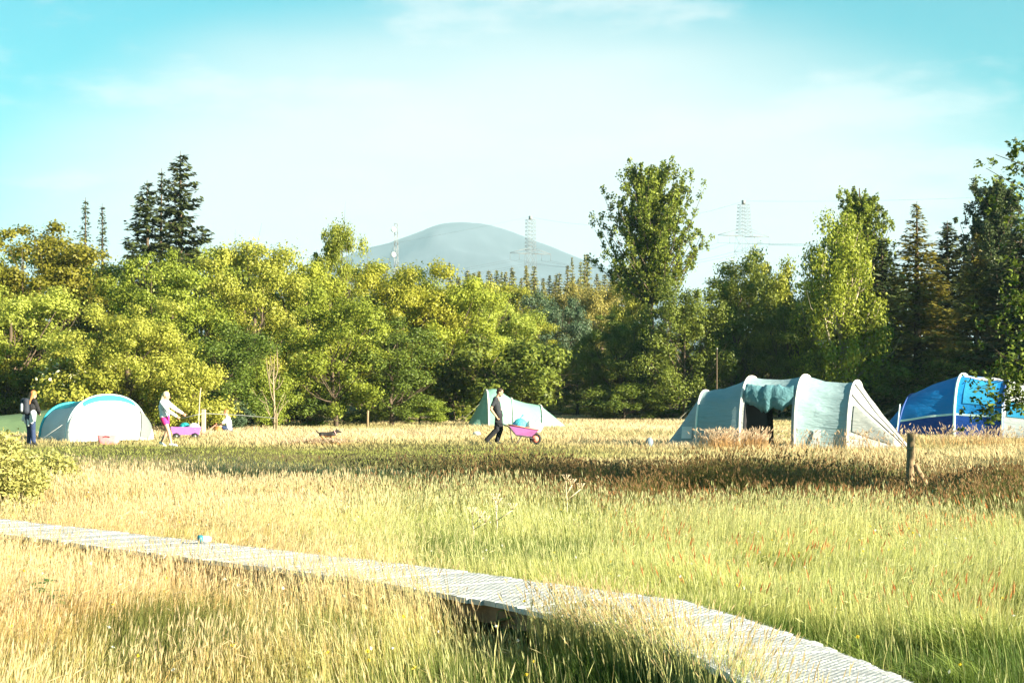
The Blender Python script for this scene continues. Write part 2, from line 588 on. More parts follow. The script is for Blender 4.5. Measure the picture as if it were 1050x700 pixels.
def broadleaf(seed, h, rad, base=0.16, n_clump=55, n_leaf=16000, leaf=0.17, clump=0.22, droop=0.0, shape='round', trunk_r=0.03, hollow=0.45, inner=0.12):
    """unit tree data: trunk MB and crown mesh. h = height, rad = crown radius, base = crown base as a part of h"""
    r = np.random.default_rng(seed)
    zc = h * (base + 1) / 2; rz = h * (1 - base) / 2
    C = []; RC = []
    tries = 0
    while len(C) < n_clump and tries < 5000:
        tries += 1
        d = nrm(r.normal(size=3)); q = hollow + (1 - hollow) * r.random() ** 0.6
        u = d[2] * q
        if shape == 'round': wf = 1.0
        elif shape == 'cone': wf = 1.15 - 0.75 * (u + 1) / 2
        elif shape == 'vase': wf = 0.7 + 0.4 * (u + 1) / 2
        elif shape == 'bush': wf = 1.0
        lob = 0.82 + 0.36 * fbm(math.atan2(d[1], d[0]) * 1.3 + seed, u * 1.7 + seed * 3, 2)
        c = np.array([d[0] * q * rad * wf * lob, d[1] * q * rad * wf * lob, zc + d[2] * q * rz * (0.85 + 0.3 * r.random())])
        if c[2] < h * base * 0.7: continue
        rc = clump * rad * (0.6 + 0.9 * r.random())
        C.append(c); RC.append(rc)
    C = np.array(C); RC = np.array(RC)
    wgt = RC ** 2; cnt = np.maximum(20, (n_leaf * wgt / wgt.sum()).astype(int))
    ci = np.repeat(np.arange(len(C)), cnt); n = len(ci)
    d = nrm(r.normal(size=(n, 3)))
    q = (0.25 + 0.75 * r.random(n) ** 0.5) * (1 + 0.25 * r.normal(size=n))
    sq = np.stack([1 + 0.25 * r.normal(size=len(C)), 1 + 0.25 * r.normal(size=len(C)), 0.72 + 0.1 * r.normal(size=len(C))], -1)
    P = C[ci] + d * (q * RC[ci])[:, None] * sq[ci]
    if droop:
        P[:, 2] -= droop * RC[ci] * np.abs(r.normal(size=n)) * 1.2
    Nn = nrm(d * 0.95 + r.normal(size=(n, 3)) * 0.5 + np.array([0, 0, 0.3]))
    ct = r.random(len(C))
    tint_ = 0.22 + 0.55 * ct[ci] + 0.12 * r.normal(size=n)
    L = leaf * (0.7 + 0.6 * r.random(n))
    me = leaf_mesh('crown', P, Nn, L, L * 0.62, tint_, r)
    # trunk and limbs
    mb = MB()
    top = np.array([r.normal() * rad * 0.1, r.normal() * rad * 0.1, h * 0.72])
    tp = [(0, 0, -0.3)]; tr = [trunk_r * h * 1.35]
    jit = r.normal(size=(6, 2)) * rad * 0.05
    for i in range(6):
        t = (i + 1) / 6
        tp.append((top[0] * t + jit[i, 0] * t, top[1] * t + jit[i, 1] * t, top[2] * t)); tr.append(trunk_r * h * (1.05 - 0.85 * t))
    mb.tube(tp, tr, 8)
    for k in r.permutation(len(C))[:22]:
        c = C[k]
        zz = min(max(c[2] * (0.35 + 0.3 * r.random()), h * base * 0.6), h * 0.66)
        t = zz / top[2]
        a = np.array([top[0] * t, top[1] * t, zz])
        rr = trunk_r * h * 0.42 * (1 - t * 0.5)
        p = limb_path(a, c, r)
        mb.tube(p, [rr * (1 - 0.85 * i / (len(p) - 1)) for i in range(len(p))], 5)
        for j in range(2):
            e = c + r.normal(size=3) * RC[k] * 0.9
            mb.tube(limb_path(p[3], e, r, 3), [rr * 0.35, rr * 0.25, rr * 0.15, rr * 0.06], 4)
    return mb, me


def poplar(seed, h, rad, base, n_limb=34, n_leaf=20000, leaf=0.2):
    r = np.random.default_rng(seed)
    mb = MB(); P = []; Nn = []; ti = []
    tp = [(0, 0, -0.3), (0.05, 0, h * 0.2), (-0.08, 0.05, h * 0.45), (0.05, 0, h * 0.7), (0, 0, h * 0.95)]
    mb.tube(tp, [0.3, 0.24, 0.17, 0.1, 0.03], 8)
    per = n_leaf // n_limb
    for k in range(n_limb):
        t = base + (0.93 - base) * ((k + r.random()) / n_limb) ** 1.0
        az = k * 2.4 + r.random()
        z0 = h * t * 0.94
        L = rad * (0.55 + 0.6 * r.random()) * (1.25 - 1.0 * ((t - base) / (1 - base)))
        rise = L * (0.55 + 0.9 * r.random())
        e = np.array([math.cos(az) * L, math.sin(az) * L, min(z0 + rise, h * (1 - 0.04 * r.random()))])
        p = limb_path((0, 0, z0), e, r, 5, 0.22)
        mb.tube(p, [0.07 * (1 - t * 0.5) * (1 - 0.8 * i / 5) for i in range(6)], 5)
        pa = np.array(p)
        # tufts along the limb
        nt_ = 13
        c_t = 0.2 + 0.6 * r.random()
        for j in range(nt_):
            s = 0.12 + 0.90 * j / (nt_ - 1)
            i = min(4, int(s * 5)); f = s * 5 - i
            c = pa[i] * (1 - f) + pa[i + 1] * f + r.normal(size=3) * 0.12
            m_ = per // nt_
            d = nrm(r.normal(size=(m_, 3)))
            rr = (0.12 + 0.12 * r.random()) * rad * 0.40
            q = r.random(m_) ** 0.5
            pp = c + d * (q * rr)[:, None] * np.array([1, 1, 1.5])
            P.append(pp); Nn.append(nrm(d * 0.6 + r.normal(size=(m_, 3)) * 0.7)); ti.append(c_t + r.normal(size=m_) * 0.25)
    P = np.concatenate(P); Nn = np.concatenate(Nn); ti = np.concatenate(ti)
    Lf = leaf * (0.7 + 0.6 * r.random(len(P)))
    return mb, leaf_mesh('crown', P, Nn, Lf, Lf * 0.7, ti, r)


def conifer(seed, h, rad, base=0.05, tier=0.42, spray=0.34, dens=1.0, power=0.85, droop=0.25, ragged=0.25):
    r = np.random.default_rng(seed)
    mb = MB()
    mb.tube([(0, 0, -0.3), (0.03, 0, h * 0.35), (-0.03, 0.02, h * 0.7), (0, 0, h)], [h * 0.016, h * 0.012, h * 0.007, 0.012], 7)
    P = []; Nn = []; T = []; ti = []; Ls = []
    z = h * base
    while z < h * 0.985:
        f = 1 - z / h
        L0 = rad * f ** power
        k = max(5, int(7 + 6 * f))
        for j in range(k):
            if r.random() < ragged * 0.6: continue
            az = r.random() * 6.283
            L = L0 * (1 - ragged + 2 * ragged * r.random()) + 0.06
            ca = np.array([math.cos(az), math.sin(az), 0])
            up = 0.25 - droop * (0.4 + f)
            n = max(6, int(dens * L / 0.055))
            s = (np.arange(n) + r.random(n)) / n
            s = s ** 0.8
            side = np.array([-ca[1], ca[0], 0])
            wd = 0.42 * L * (1 - s) * s * 2.2 + 0.08
            off = r.normal(size=n) * wd * 0.8
            pos = np.array([0, 0, z]) + ca * (s * L)[:, None] + side * off[:, None]
            pos[:, 2] += L * (up * s + 0.12 * s ** 3) - np.abs(off) * 0.35 + r.normal(size=n) * 0.05
            P.append(pos)
            dirv = nrm(ca * 0.8 + side * np.sign(off)[:, None] * 0.7 + np.array([0, 0, -0.25]) + r.normal(size=(n, 3)) * 0.25)
            T.append(dirv)
            Nn.append(nrm(np.array([0, 0, 1.0]) + ca * 0.25 + r.normal(size=(n, 3)) * 0.4))
            ti.append(np.clip(0.15 + 0.55 * s + 0.15 * r.normal(size=n), 0, 1))
            Ls.append(np.full(n, spray) * (0.55 + 0.5 * r.random(n)) * (0.55 + 0.45 * min(1, L / 1.2)))
            if L > 0.5 and j % 2 == 0:
                mb.tube([(0, 0, z), tuple(np.array([0, 0, z + L * up * 0.5]) + ca * L * 0.5), tuple(np.array([0, 0, z + L * (up + .1)]) + ca * L * 0.95)], [0.025, 0.015, 0.004], 4)
        z += tier * (0.45 + 0.75 * f) * (0.8 + 0.4 * r.random())
    P = np.concatenate(P); Nn = np.concatenate(Nn); T = np.concatenate(T); ti = np.concatenate(ti); Ls = np.concatenate(Ls)[:, None]
    T = nrm(T - Nn * (T * Nn).sum(-1, keepdims=True)); B = np.cross(Nn, T)
    V = np.stack([P - T * Ls * .5, P + B * Ls * .26, P + T * Ls * .6, P - B * Ls * .26], 1).reshape(-1, 3)
    I = np.arange(len(P)) * 4
    me = np_mesh('crown', V, np.stack([I, I + 1, I + 2, I + 3], -1))
    at = me.attributes.new('tint', 'FLOAT', 'FACE'); at.data.foreach_set('value', ti.astype(np.float32))
    return mb, me


# prototypes as (trunk mesh, crown mesh, height, radius)
PROTO = {}


def proto(key, mbme, h, rad):
    mb, me_ = mbme
    t = bpy.data.meshes.new('trunk'); t.from_pydata([tuple(v) for v in mb.v], [], mb.f); t.update()
    t.polygons.foreach_set('use_smooth', np.ones(len(t.polygons), dtype=bool))
    t.materials.append(None); me_.materials.append(None)
    PROTO[key] = (t, me_, h, rad)


for i in range(4):
    proto('round%d' % i, broadleaf(20 + i, 8, 3.0, 0.06, 105, 42000, 0.125, 0.175, hollow=0.35), 8, 3.0)
proto('airy0', broadleaf(31, 8, 2.6, 0.06, 70, 26000, 0.13, 0.19, droop=0.5, hollow=0.3, trunk_r=0.014), 8, 2.6)
proto('airy1', broadleaf(32, 8, 2.6, 0.07, 66, 24000, 0.13, 0.18, droop=0.3, hollow=0.3, trunk_r=0.013), 8, 2.6)
proto('weep', broadleaf(33, 8, 2.4, 0.12, 70, 28000, 0.12, 0.18, droop=1.2, hollow=0.35, shape='cone'), 8, 2.4)
for i in range(3):
    proto('bush%d' % i, broadleaf(40 + i, 3, 1.7, 0.02, 48, 13000, 0.115, 0.24, trunk_r=0.018), 3, 1.7)
proto('poplar0', poplar(51, 14, 2.8, 0.45, 100, 52000, 0.135), 14, 2.8)
proto('poplar1', poplar(52, 12, 2.2, 0.35, 84, 42000, 0.135), 12, 2.2)
proto('spruce0', conifer(61, 14, 2.5, 0.05, dens=1.5), 14, 2.5)
proto('spruce1', conifer(62, 12, 2.6, 0.04, dens=1.6, ragged=0.2), 12, 2.6)
proto('ragged0', conifer(63, 15, 2.5, 0.3, tier=0.5, dens=1.5, spray=0.42, power=0.6, droop=0.42, ragged=0.42), 15, 2.3)
proto('ragged1', conifer(64, 13, 2.0, 0.2, tier=0.45, dens=1.5, spray=0.42, power=0.6, droop=0.3, ragged=0.4), 13, 1.6)
proto('spindly0', conifer(65, 11, 1.1, 0.3, tier=0.5, dens=1.2, power=0.8, droop=0.0, ragged=0.3, spray=0.34), 11, 0.9)
proto('far0', conifer(66, 12, 1.9, 0.04, tier=0.6, dens=0.9, spray=0.5), 12, 1.9)
proto('far1', conifer(67, 12, 1.6, 0.04, tier=0.6, dens=0.9, spray=0.5, ragged=0.3), 12, 1.6)


def set_mat(o, mat):
    o.material_slots[0].link = 'OBJECT'
    o.material_slots[0].material = mat


def tree(name, key, X, Y, H, RAD, leaf, label, cat='tree', group=None, bark='bark', rz=None, sink=0.0):
    t, c, h, rd = PROTO[key]
    e = empty(name, (X, Y, float(zg(X, Y)) - sink), random.random() * 6.28 if rz is None else rz)
    e.scale = (RAD / rd, RAD / rd, H / h)
    tag(e, label, cat, group)
    o = bpy.data.objects.new('trunk', t); COL.objects.link(o); o.parent = e; set_mat(o, M[bark])
    o = bpy.data.objects.new('crown', c); COL.objects.link(o); o.parent = e; set_mat(o, M[leaf])
    return e


def ptree(name, key, px, D, ytop, wpx, leaf, label, **kw):
    X = wx(px, D); H = (wz(ytop, D) - float(zg(X, D))) * (1.06 if key[:3] in ('rou', 'air', 'wee', 'bus') else 1.0)
    return tree(name, key, X, D, H, wpx / F * D / 2, leaf, label, **kw)


B = 'trees of the wood behind the camp'
TREES = [
    # left wood, front to back
    ('broadleaf_tree', 'round0', 18, 82, 292, 150, 'leaf_willow', 'bushy yellow-green tree at the left edge of the photo, above the green tent'),
    ('broadleaf_tree', 'round1', 40, 90, 234, 190, 'leaf_olive', 'dark olive wide-crowned tree standing highest at the left end of the wood'),
    ('broadleaf_tree', 'round2', -70, 84, 236, 170, 'leaf_olive', 'olive tree cut by the left edge of the photo'),
    ('broadleaf_tree', 'round3', 132, 77, 306, 125, 'leaf_willow', 'pale yellow-green tree right behind the white tent'),
    ('broadleaf_tree', 'round1', 165, 85, 262, 130, 'leaf_mid', 'green rounded tree in front of the ragged tall spruces'),
    ('broadleaf_tree', 'round2', 255, 89, 256, 130, 'leaf_willow', 'pale willow-green tree with high crown right of the tall spruces'),
    ('broadleaf_tree', 'airy0', 232, 81, 332, 120, 'leaf_deep', 'shady deep green tree above the person sitting in the grass'),
    ('broadleaf_tree', 'round0', 300, 93, 268, 120, 'leaf_gold', 'golden green tree left of the narrow tree beside the hill'),
    ('broadleaf_tree', 'airy1', 345, 85, 295, 115, 'leaf_mid', 'green tree with slim forking trunk right of the bleached dead tree'),
    ('broadleaf_tree', 'round2', 346, 100, 238, 74, 'leaf_mid', 'narrow green tree poking above the wood left of the hill'),
    ('broadleaf_tree', 'round3', 412, 96, 268, 125, 'leaf_gold', 'yellow-green tree in the wood right below the left mast'),
    ('broadleaf_tree', 'airy1', 402, 87, 328, 110, 'leaf_deep', 'dark green tree with bare lower stems left of the round bush'),
    ('broadleaf_tree', 'round0', 462, 97, 284, 120, 'leaf_gold', 'bright yellow-green tree under the top of the hill'),
    ('broadleaf_tree', 'round1', 505, 102, 304, 100, 'leaf_willow', 'pale tree above the round dark bush and the mint tent'),
    ('broadleaf_tree', 'round2', 545, 109, 330, 80, 'leaf_gold', 'small golden tree at the right end of the left wood'),
    ('broadleaf_tree', 'round3', 562, 126, 300, 80, 'leaf_bluish', 'bluish green tree seen in the gap of the wood'),
    ('broadleaf_tree', 'round0', 612, 136, 288, 100, 'leaf_russet', 'russet pale tree in the gap left of the poplar'),
    ('broadleaf_tree', 'airy0', 592, 117, 352, 72, 'leaf_olive', 'low olive tree with forked trunk in the gap of the wood'),
    ('broadleaf_tree', 'round2', 520, 140, 298, 110, 'leaf_gold', 'yellowish tree far back behind the gap of the wood'),
    # right wood
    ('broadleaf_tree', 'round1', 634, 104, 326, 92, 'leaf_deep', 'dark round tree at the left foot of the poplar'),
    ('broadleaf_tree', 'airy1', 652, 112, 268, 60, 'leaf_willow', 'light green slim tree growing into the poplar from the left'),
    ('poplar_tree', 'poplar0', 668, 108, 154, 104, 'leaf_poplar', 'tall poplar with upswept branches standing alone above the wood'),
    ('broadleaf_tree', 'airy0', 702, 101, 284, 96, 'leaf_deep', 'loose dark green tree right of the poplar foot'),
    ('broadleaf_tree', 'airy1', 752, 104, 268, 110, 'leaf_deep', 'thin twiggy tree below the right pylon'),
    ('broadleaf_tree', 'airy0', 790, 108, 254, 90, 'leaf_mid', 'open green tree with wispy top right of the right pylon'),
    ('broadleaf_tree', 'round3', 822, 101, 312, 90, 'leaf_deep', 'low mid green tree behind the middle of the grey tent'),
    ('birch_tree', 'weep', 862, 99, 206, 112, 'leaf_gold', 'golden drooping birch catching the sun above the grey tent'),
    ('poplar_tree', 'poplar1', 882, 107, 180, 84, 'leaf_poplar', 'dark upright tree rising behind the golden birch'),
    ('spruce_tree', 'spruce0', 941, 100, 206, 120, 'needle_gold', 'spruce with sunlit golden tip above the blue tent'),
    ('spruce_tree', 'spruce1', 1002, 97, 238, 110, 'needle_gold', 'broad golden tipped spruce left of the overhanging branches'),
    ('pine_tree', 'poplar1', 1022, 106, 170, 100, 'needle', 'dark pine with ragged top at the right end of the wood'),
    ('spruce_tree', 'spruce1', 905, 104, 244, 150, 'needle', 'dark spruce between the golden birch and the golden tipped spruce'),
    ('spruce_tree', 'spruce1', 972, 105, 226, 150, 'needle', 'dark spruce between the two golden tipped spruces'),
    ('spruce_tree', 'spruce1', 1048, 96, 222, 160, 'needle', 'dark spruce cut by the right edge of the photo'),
    # spruces on the left skyline
    ('spruce_tree', 'ragged0', 184, 104, 154, 88, 'needle', 'tallest ragged spruce with bare trunk gaps on the left skyline'),
    ('spruce_tree', 'ragged1', 150, 103, 184, 66, 'needle', 'shorter ragged spruce left of the tallest spruce'),
    ('spruce_tree', 'spindly0', 165, 106, 172, 40, 'needle', 'thin spruce between the two ragged spruces'),
    ('spruce_tree', 'spindly0', 87, 112, 202, 34, 'needle', 'left one of two spindly spruce tips above the olive tree'),
    ('spruce_tree', 'spindly0', 104, 110, 208, 30, 'needle', 'right one of two spindly spruce tips above the olive tree'),
]
BARK = {'birch_tree': 'pale_bark'}
for n_, k_, px, D, yt, wp, lf, lab in TREES:
    ptree(n_, k_, px, D, yt, wp, lf, lab, group=B, bark=BARK.get(n_, 'bark'))

# understorey
BU = 'bushes along the foot of the wood'
BUSH = [
    ('elder_bush', 'bush0', 82, 77, 352, 115, 'leaf_willow', 'flowering elder bush with pale heads behind the white tent'),
    ('bush', 'bush1', 195, 76, 368, 84, 'leaf_willow', 'light green bush behind the woman in pink shorts'),
    ('bush', 'bush2', 4, 80, 372, 90, 'leaf_olive', 'olive bush above the low dark green tent'),
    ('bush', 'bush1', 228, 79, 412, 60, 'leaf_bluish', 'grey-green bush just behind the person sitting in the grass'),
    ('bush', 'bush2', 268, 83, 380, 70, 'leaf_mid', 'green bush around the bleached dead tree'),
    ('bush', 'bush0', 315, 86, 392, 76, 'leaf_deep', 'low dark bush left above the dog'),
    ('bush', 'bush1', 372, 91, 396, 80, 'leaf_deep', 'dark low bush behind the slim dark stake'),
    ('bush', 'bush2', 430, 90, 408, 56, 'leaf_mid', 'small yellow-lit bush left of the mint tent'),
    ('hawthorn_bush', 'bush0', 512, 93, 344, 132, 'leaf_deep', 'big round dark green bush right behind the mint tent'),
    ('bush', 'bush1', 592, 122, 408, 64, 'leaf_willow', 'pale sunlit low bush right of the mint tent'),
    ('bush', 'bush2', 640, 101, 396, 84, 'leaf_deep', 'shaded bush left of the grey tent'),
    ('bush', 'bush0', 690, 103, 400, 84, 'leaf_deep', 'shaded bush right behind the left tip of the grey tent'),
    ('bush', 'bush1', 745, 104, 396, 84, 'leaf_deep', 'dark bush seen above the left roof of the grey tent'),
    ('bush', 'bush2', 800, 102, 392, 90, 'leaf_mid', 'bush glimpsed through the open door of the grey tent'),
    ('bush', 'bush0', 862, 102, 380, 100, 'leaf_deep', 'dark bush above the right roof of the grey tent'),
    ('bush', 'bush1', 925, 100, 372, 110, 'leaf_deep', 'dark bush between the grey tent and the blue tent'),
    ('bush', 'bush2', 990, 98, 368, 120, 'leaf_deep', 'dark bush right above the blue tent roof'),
    ('bush', 'bush0', 150, 80, 384, 80, 'leaf_mid', 'green bush between the elder and the woman in pink shorts'),
]
for n_, k_, px, D, yt, wp, lf, lab in BUSH:
    e = ptree(n_, k_, px, D, yt, wp, lf, lab, cat='bush', group=BU)
    if n_ == 'elder_bush':
        r = np.random.default_rng(7); fb = MB()
        for j in range(7):
            a_ = j * .9; fb.ell((.04 * math.cos(a_) * (j > 0), .04 * math.sin(a_) * (j > 0), .01 * (j == 0)), (.035, .035, .016), None, 7, 4)
        fo = fb.build('flower_head', M['flower_white'], e)
        for k in range(95):
            d = nrm(r.normal(size=3)); d[1] = -abs(d[1]); d[2] = abs(d[2]) * 0.9
            f2 = fo if k == 0 else fo.copy()
            if k: COL.objects.link(f2)
            q = .66 + .24 * r.random()
            f2.location = (d[0] * 1.6 * q, d[1] * 1.6 * q, 1.4 + d[2] * 1.4 * q); f2.scale = (.45 + .5 * r.random(),) * 3
            f2.rotation_euler = (.5 * r.normal() + .5, .4 * r.normal(), r.random() * 6)
        e.rotation_euler[2] = 0

# trees farther back in the wood that fill it to the right (their sides show between the others)
BK = 'trees at the back of the wood'
for i, (px, D, yt, wp, k_, lf, lab) in enumerate([
    (-20, 108, 250, 170, 'round3', 'leaf_mid', 'tree at the back of the wood behind the left olive trees'),
    (110, 110, 262, 150, 'round0', 'leaf_mid', 'tree at the back of the wood under the spindly spruce tips'),
    (215, 112, 262, 150, 'round2', 'leaf_mid', 'tree at the back of the wood right of the tallest spruce'),
    (300, 112, 276, 130, 'round1', 'leaf_gold', 'tree at the back of the wood left of the narrow tree beside the hill'),
    (385, 114, 276, 130, 'round2', 'leaf_gold', 'tree at the back of the wood just left of the hill top'),
    (455, 124, 284, 130, 'round3', 'leaf_willow', 'tree at the back of the wood below the far plantation'),
    (700, 122, 318, 130, 'round1', 'leaf_willow', 'pale tree glowing through the dark trees right of the poplar'),
    (780, 122, 300, 130, 'round0', 'leaf_mid', 'tree at the back of the wood below the right pylon arm'),
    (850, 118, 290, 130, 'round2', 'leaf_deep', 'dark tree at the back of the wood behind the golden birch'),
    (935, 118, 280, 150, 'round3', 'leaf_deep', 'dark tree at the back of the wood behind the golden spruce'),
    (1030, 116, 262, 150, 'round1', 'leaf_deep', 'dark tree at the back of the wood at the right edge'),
]):
    ptree('broadleaf_tree', k_, px, D, yt, wp, lf, lab, group=BK)

# trees of the same wood outside the right edge; they keep the right part of the wood in shade
for i, (X, Y, H, Rd) in enumerate([(36, 88, 13, 4.2)]):
    tree('broadleaf_tree', 'round%d' % (i % 4), X, Y, H, Rd, 'leaf_deep', 'tall dark tree of the wood beyond the right edge of the photo', group='trees beyond the right edge')

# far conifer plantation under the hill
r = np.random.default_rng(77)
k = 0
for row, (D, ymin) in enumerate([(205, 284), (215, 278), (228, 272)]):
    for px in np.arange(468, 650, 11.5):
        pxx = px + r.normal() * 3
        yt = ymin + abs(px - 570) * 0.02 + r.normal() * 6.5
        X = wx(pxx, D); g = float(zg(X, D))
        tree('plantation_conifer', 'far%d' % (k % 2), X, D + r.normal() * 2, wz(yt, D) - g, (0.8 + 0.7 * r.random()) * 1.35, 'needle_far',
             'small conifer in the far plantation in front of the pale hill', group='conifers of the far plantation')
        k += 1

# bleached dead tree
X, Y = wx(281, 79), 79
e = tag(empty('dead_tree', (X, Y, float(zg(X, Y)))), 'bleached leafless tree with upright bare limbs at the wood edge', 'tree')
mb = MB(); r = np.random.default_rng(8)
mb.tube([(0, 0, -.2), (0.02, 0, 1), (-.03, 0, 2), (0.02, 0, 3.1)], [.055, .042, .03, .008], 7)
mb.build('trunk', M['dead_wood'], e)
mb = MB()
for (z0, dx_, dy_, z1) in [(.3, .5, -.1, 1.5), (.35, -.45, -.1, 1.25), (.6, .35, .2, 1.2), (1.2, -.3, 0, 2.9), (1.5, .25, -.1, 2.8), (1.0, -.55, .1, 1.7), (1.9, -.15, 0, 3.0), (1.7, .42, 0, 2.2), (2.1, .12, .1, 3.3)]:
    p = limb_path((0, 0, z0), (dx_, dy_, z1), r, 4, .3)
    mb.tube(p, [.025, .021, .016, .01, .004], 5)
    mb.tube(limb_path(p[2], (dx_ + r.normal() * .15, dy_, z1 + .1), r, 3, .1), [.016, .012, .009, .004], 4)
mb.build('limb', M['dead_wood'], e)


# near tree that leans into the frame from the right
def near_tree():
    r = np.random.default_rng(91)
    cx, cy = 13.0, 26.8
    g = float(zg(cx, cy))
    e = tag(empty('oak_tree', (cx, cy, g)), 'near oak outside the right edge, dark leafy branches hanging into the photo', 'tree')
    mb = MB(); C = []; RC = []; CN = []
    mb.tube([(0, 0, -.3), (.1, 0, 1.5), (-.1, .1, 3), (0, 0, 5), (0, 0, 7.6)], [.3, .24, .2, .13, .03], 10)
    for k in range(105):
        d = nrm(r.normal(size=3)); q = 0.35 + .65 * r.random() ** .6
        c = np.array([d[0] * q * 3.9, d[1] * q * 3.6, 5.3 + d[2] * q * 4.1])
        if c[2] < 1.3: continue
        C.append(c); RC.append(.45 + .4 * r.random()); CN.append(260)
        if k % 2 == 0:
            z0 = min(max(1.4, c[2] * .55), 6)
            mb.tube(limb_path((0, 0, z0), c, r), [.07, .06, .05, .035, .02, .01], 5)
    # boughs that reach into the picture: (pixel x, pixel y) of their tips at this tree's distance
    for (px, py, n_) in [(1022, 158, 9), (1012, 172, 8), (1036, 150, 6), (1040, 185, 8), (1018, 205, 7), (1044, 215, 8), (1046, 165, 6), (1028, 275, 9), (1012, 300, 8), (1036, 300, 11), (1026, 330, 11), (1040, 345, 11), (1008, 345, 7), (1020, 362, 9), (1030, 383, 13), (1012, 392, 11),
                         (1000, 398, 9), (1042, 395, 12), (1026, 404, 10), (1004, 420, 11), (992, 424, 8), (1018, 418, 9), (1038, 415, 9), (1046, 372, 10), (1048, 250, 9), (1048, 300, 9)]:
        D = cy + r.normal() * .5
        tip = np.array([wx(px, D) - cx, D - cy, wz(py, D) - g])
        z0 = max(1.5, min(6, tip[2] * .7 + .6))
        st = np.array([-1.2 * r.random(), r.normal() * .3, z0])
        p = np.array(limb_path(st, tip, r, 6, .12))
        mb.tube([tuple(q_) for q_ in p], [.045, .038, .03, .022, .015, .009, .004], 5)
        for j in range(n_ * 2 + 26):
            s = 1 - (.32 if j < n_ else .85) * r.random() ** 1.3
            i = min(5, int(s * 6)); f = s * 6 - i
            c = p[i] * (1 - f) + p[i + 1] * f + r.normal(size=3) * np.array([.13, .15, .10])
            C.append(c); RC.append(.05 + .06 * r.random()); CN.append(13)
    C = np.array(C); RC = np.array(RC); ci = np.repeat(np.arange(len(C)), CN); n = len(ci)
    d = nrm(r.normal(size=(n, 3)))
    P = C[ci] + d * (RC[ci] * r.random(n) ** .4)[:, None]
    Nn = nrm(r.normal(size=(n, 3)) * .7 + np.array([0, 0, .8]))
    L = .062 * (.7 + .7 * r.random(n)) * (1 + .9 * (RC[ci] > .2))
    mb.build('trunk', M['bark'], e)
    me_ = leaf_mesh('crown', P, Nn, L, L * .6, .4 + .3 * r.normal(size=n), r)
    link_mesh('crown', me_, M['leaf_deep'], e, smooth=False)


near_tree()


# near pale shrub at the left edge
def near_shrub(px, D, ytop, wpx, seed, n, label):
    r = np.random.default_rng(seed)
    X = wx(px, D); g = float(zg(X, D)); H = wz(ytop, D) - g; Rr = wpx / F * D / 2
    e = tag(empty('sallow_shrub', (X, D, g)), label, 'shrub', 'pale shrubs at the left edge')
    mb = MB(); P = []; T = []
    for k in range(n):
        az = r.random() * 6.283; q = r.random() ** .5
        hh = H * (1 - .55 * q ** 2) * (.7 + .35 * r.random())
        tip = np.array([math.cos(az) * q * Rr * 1.05, math.sin(az) * q * Rr * 1.05, hh])
        p = np.array(limb_path((tip[0] * .15, tip[1] * .15, -.05), tip, r, 5, .15))
        mb.tube([tuple(a) for a in p], [.012, .01, .008, .006, .004, .002], 4)
        m_ = 75
        s = .25 + .77 * r.random(m_); i = np.minimum(4, (s * 5).astype(int)); f = (s * 5 - i)[:, None]
        P.append(p[i] * (1 - f) + p[np.minimum(5, i + 1)] * f + r.normal(size=(m_, 3)) * .05)
    P = np.concatenate(P); n_ = len(P)
    L = .07 * (.7 + .7 * r.random(n_))
    mb.build('stems', M['bark'], e)
    link_mesh('crown', leaf_mesh('crown', P, nrm(r.normal(size=(n_, 3)) + np.array([.3, -.3, .5])), L, L * .45, .5 + .3 * r.normal(size=n_), r), M['leaf_silver'], e, smooth=False)


near_shrub(-14, 26.5, 440, 116, 5, 620, 'pale silvery yellow shrub at the left edge, beside the end of the boardwalk')
near_shrub(50, 31, 462, 70, 6, 230, 'lower pale yellow shrub right behind the silvery shrub at the left edge')

# ------------------------------------------------------------------ boardwalk
FAR = [(-9.3, 25.8), (-5.43, 21.3), (-1.46, 16.7), (-.46, 15.5), (.62, 14.0), (1.17, 13.3), (1.50, 12.1), (1.70, 11.2), (1.95, 9.7), (2.4, 6.6)]
NEAR = [(-10.0, 25.15), (-6.15, 20.65), (-2.2, 16.05), (-1.2, 14.9), (-.2, 13.35), (.30, 12.45), (.66, 11.75), (.93, 10.95), (1.20, 9.55), (1.68, 6.5)]
SECT = [(0, 2), (2, 4), (4, 6), (6, 9)]
ZD = 0.30
bw = tag(empty('boardwalk', (0, 14, 0)), 'weathered pale timber boardwalk with wire mesh, bending through the long grass', 'boardwalk')
M['deck'] = mat_plain('weathered_deck', (0.50, 0.51, 0.525), .85, .22, 9, bump=.5, bscale=60)
M['bearer'] = mat_plain('dark_timber', (0.17, 0.13, 0.09), .9, .3, 6, bump=.5)
M['wire'] = mat_plain('galvanised_wire', (0.27, 0.27, 0.27), .5, .1, metallic=.5)


def poly_at(poly, i, t):
    a = Vector(poly[i]); b = Vector(poly[i + 1]); return a.lerp(b, t)


def off(v, z):
    return (v.x, v.y - 14, z)


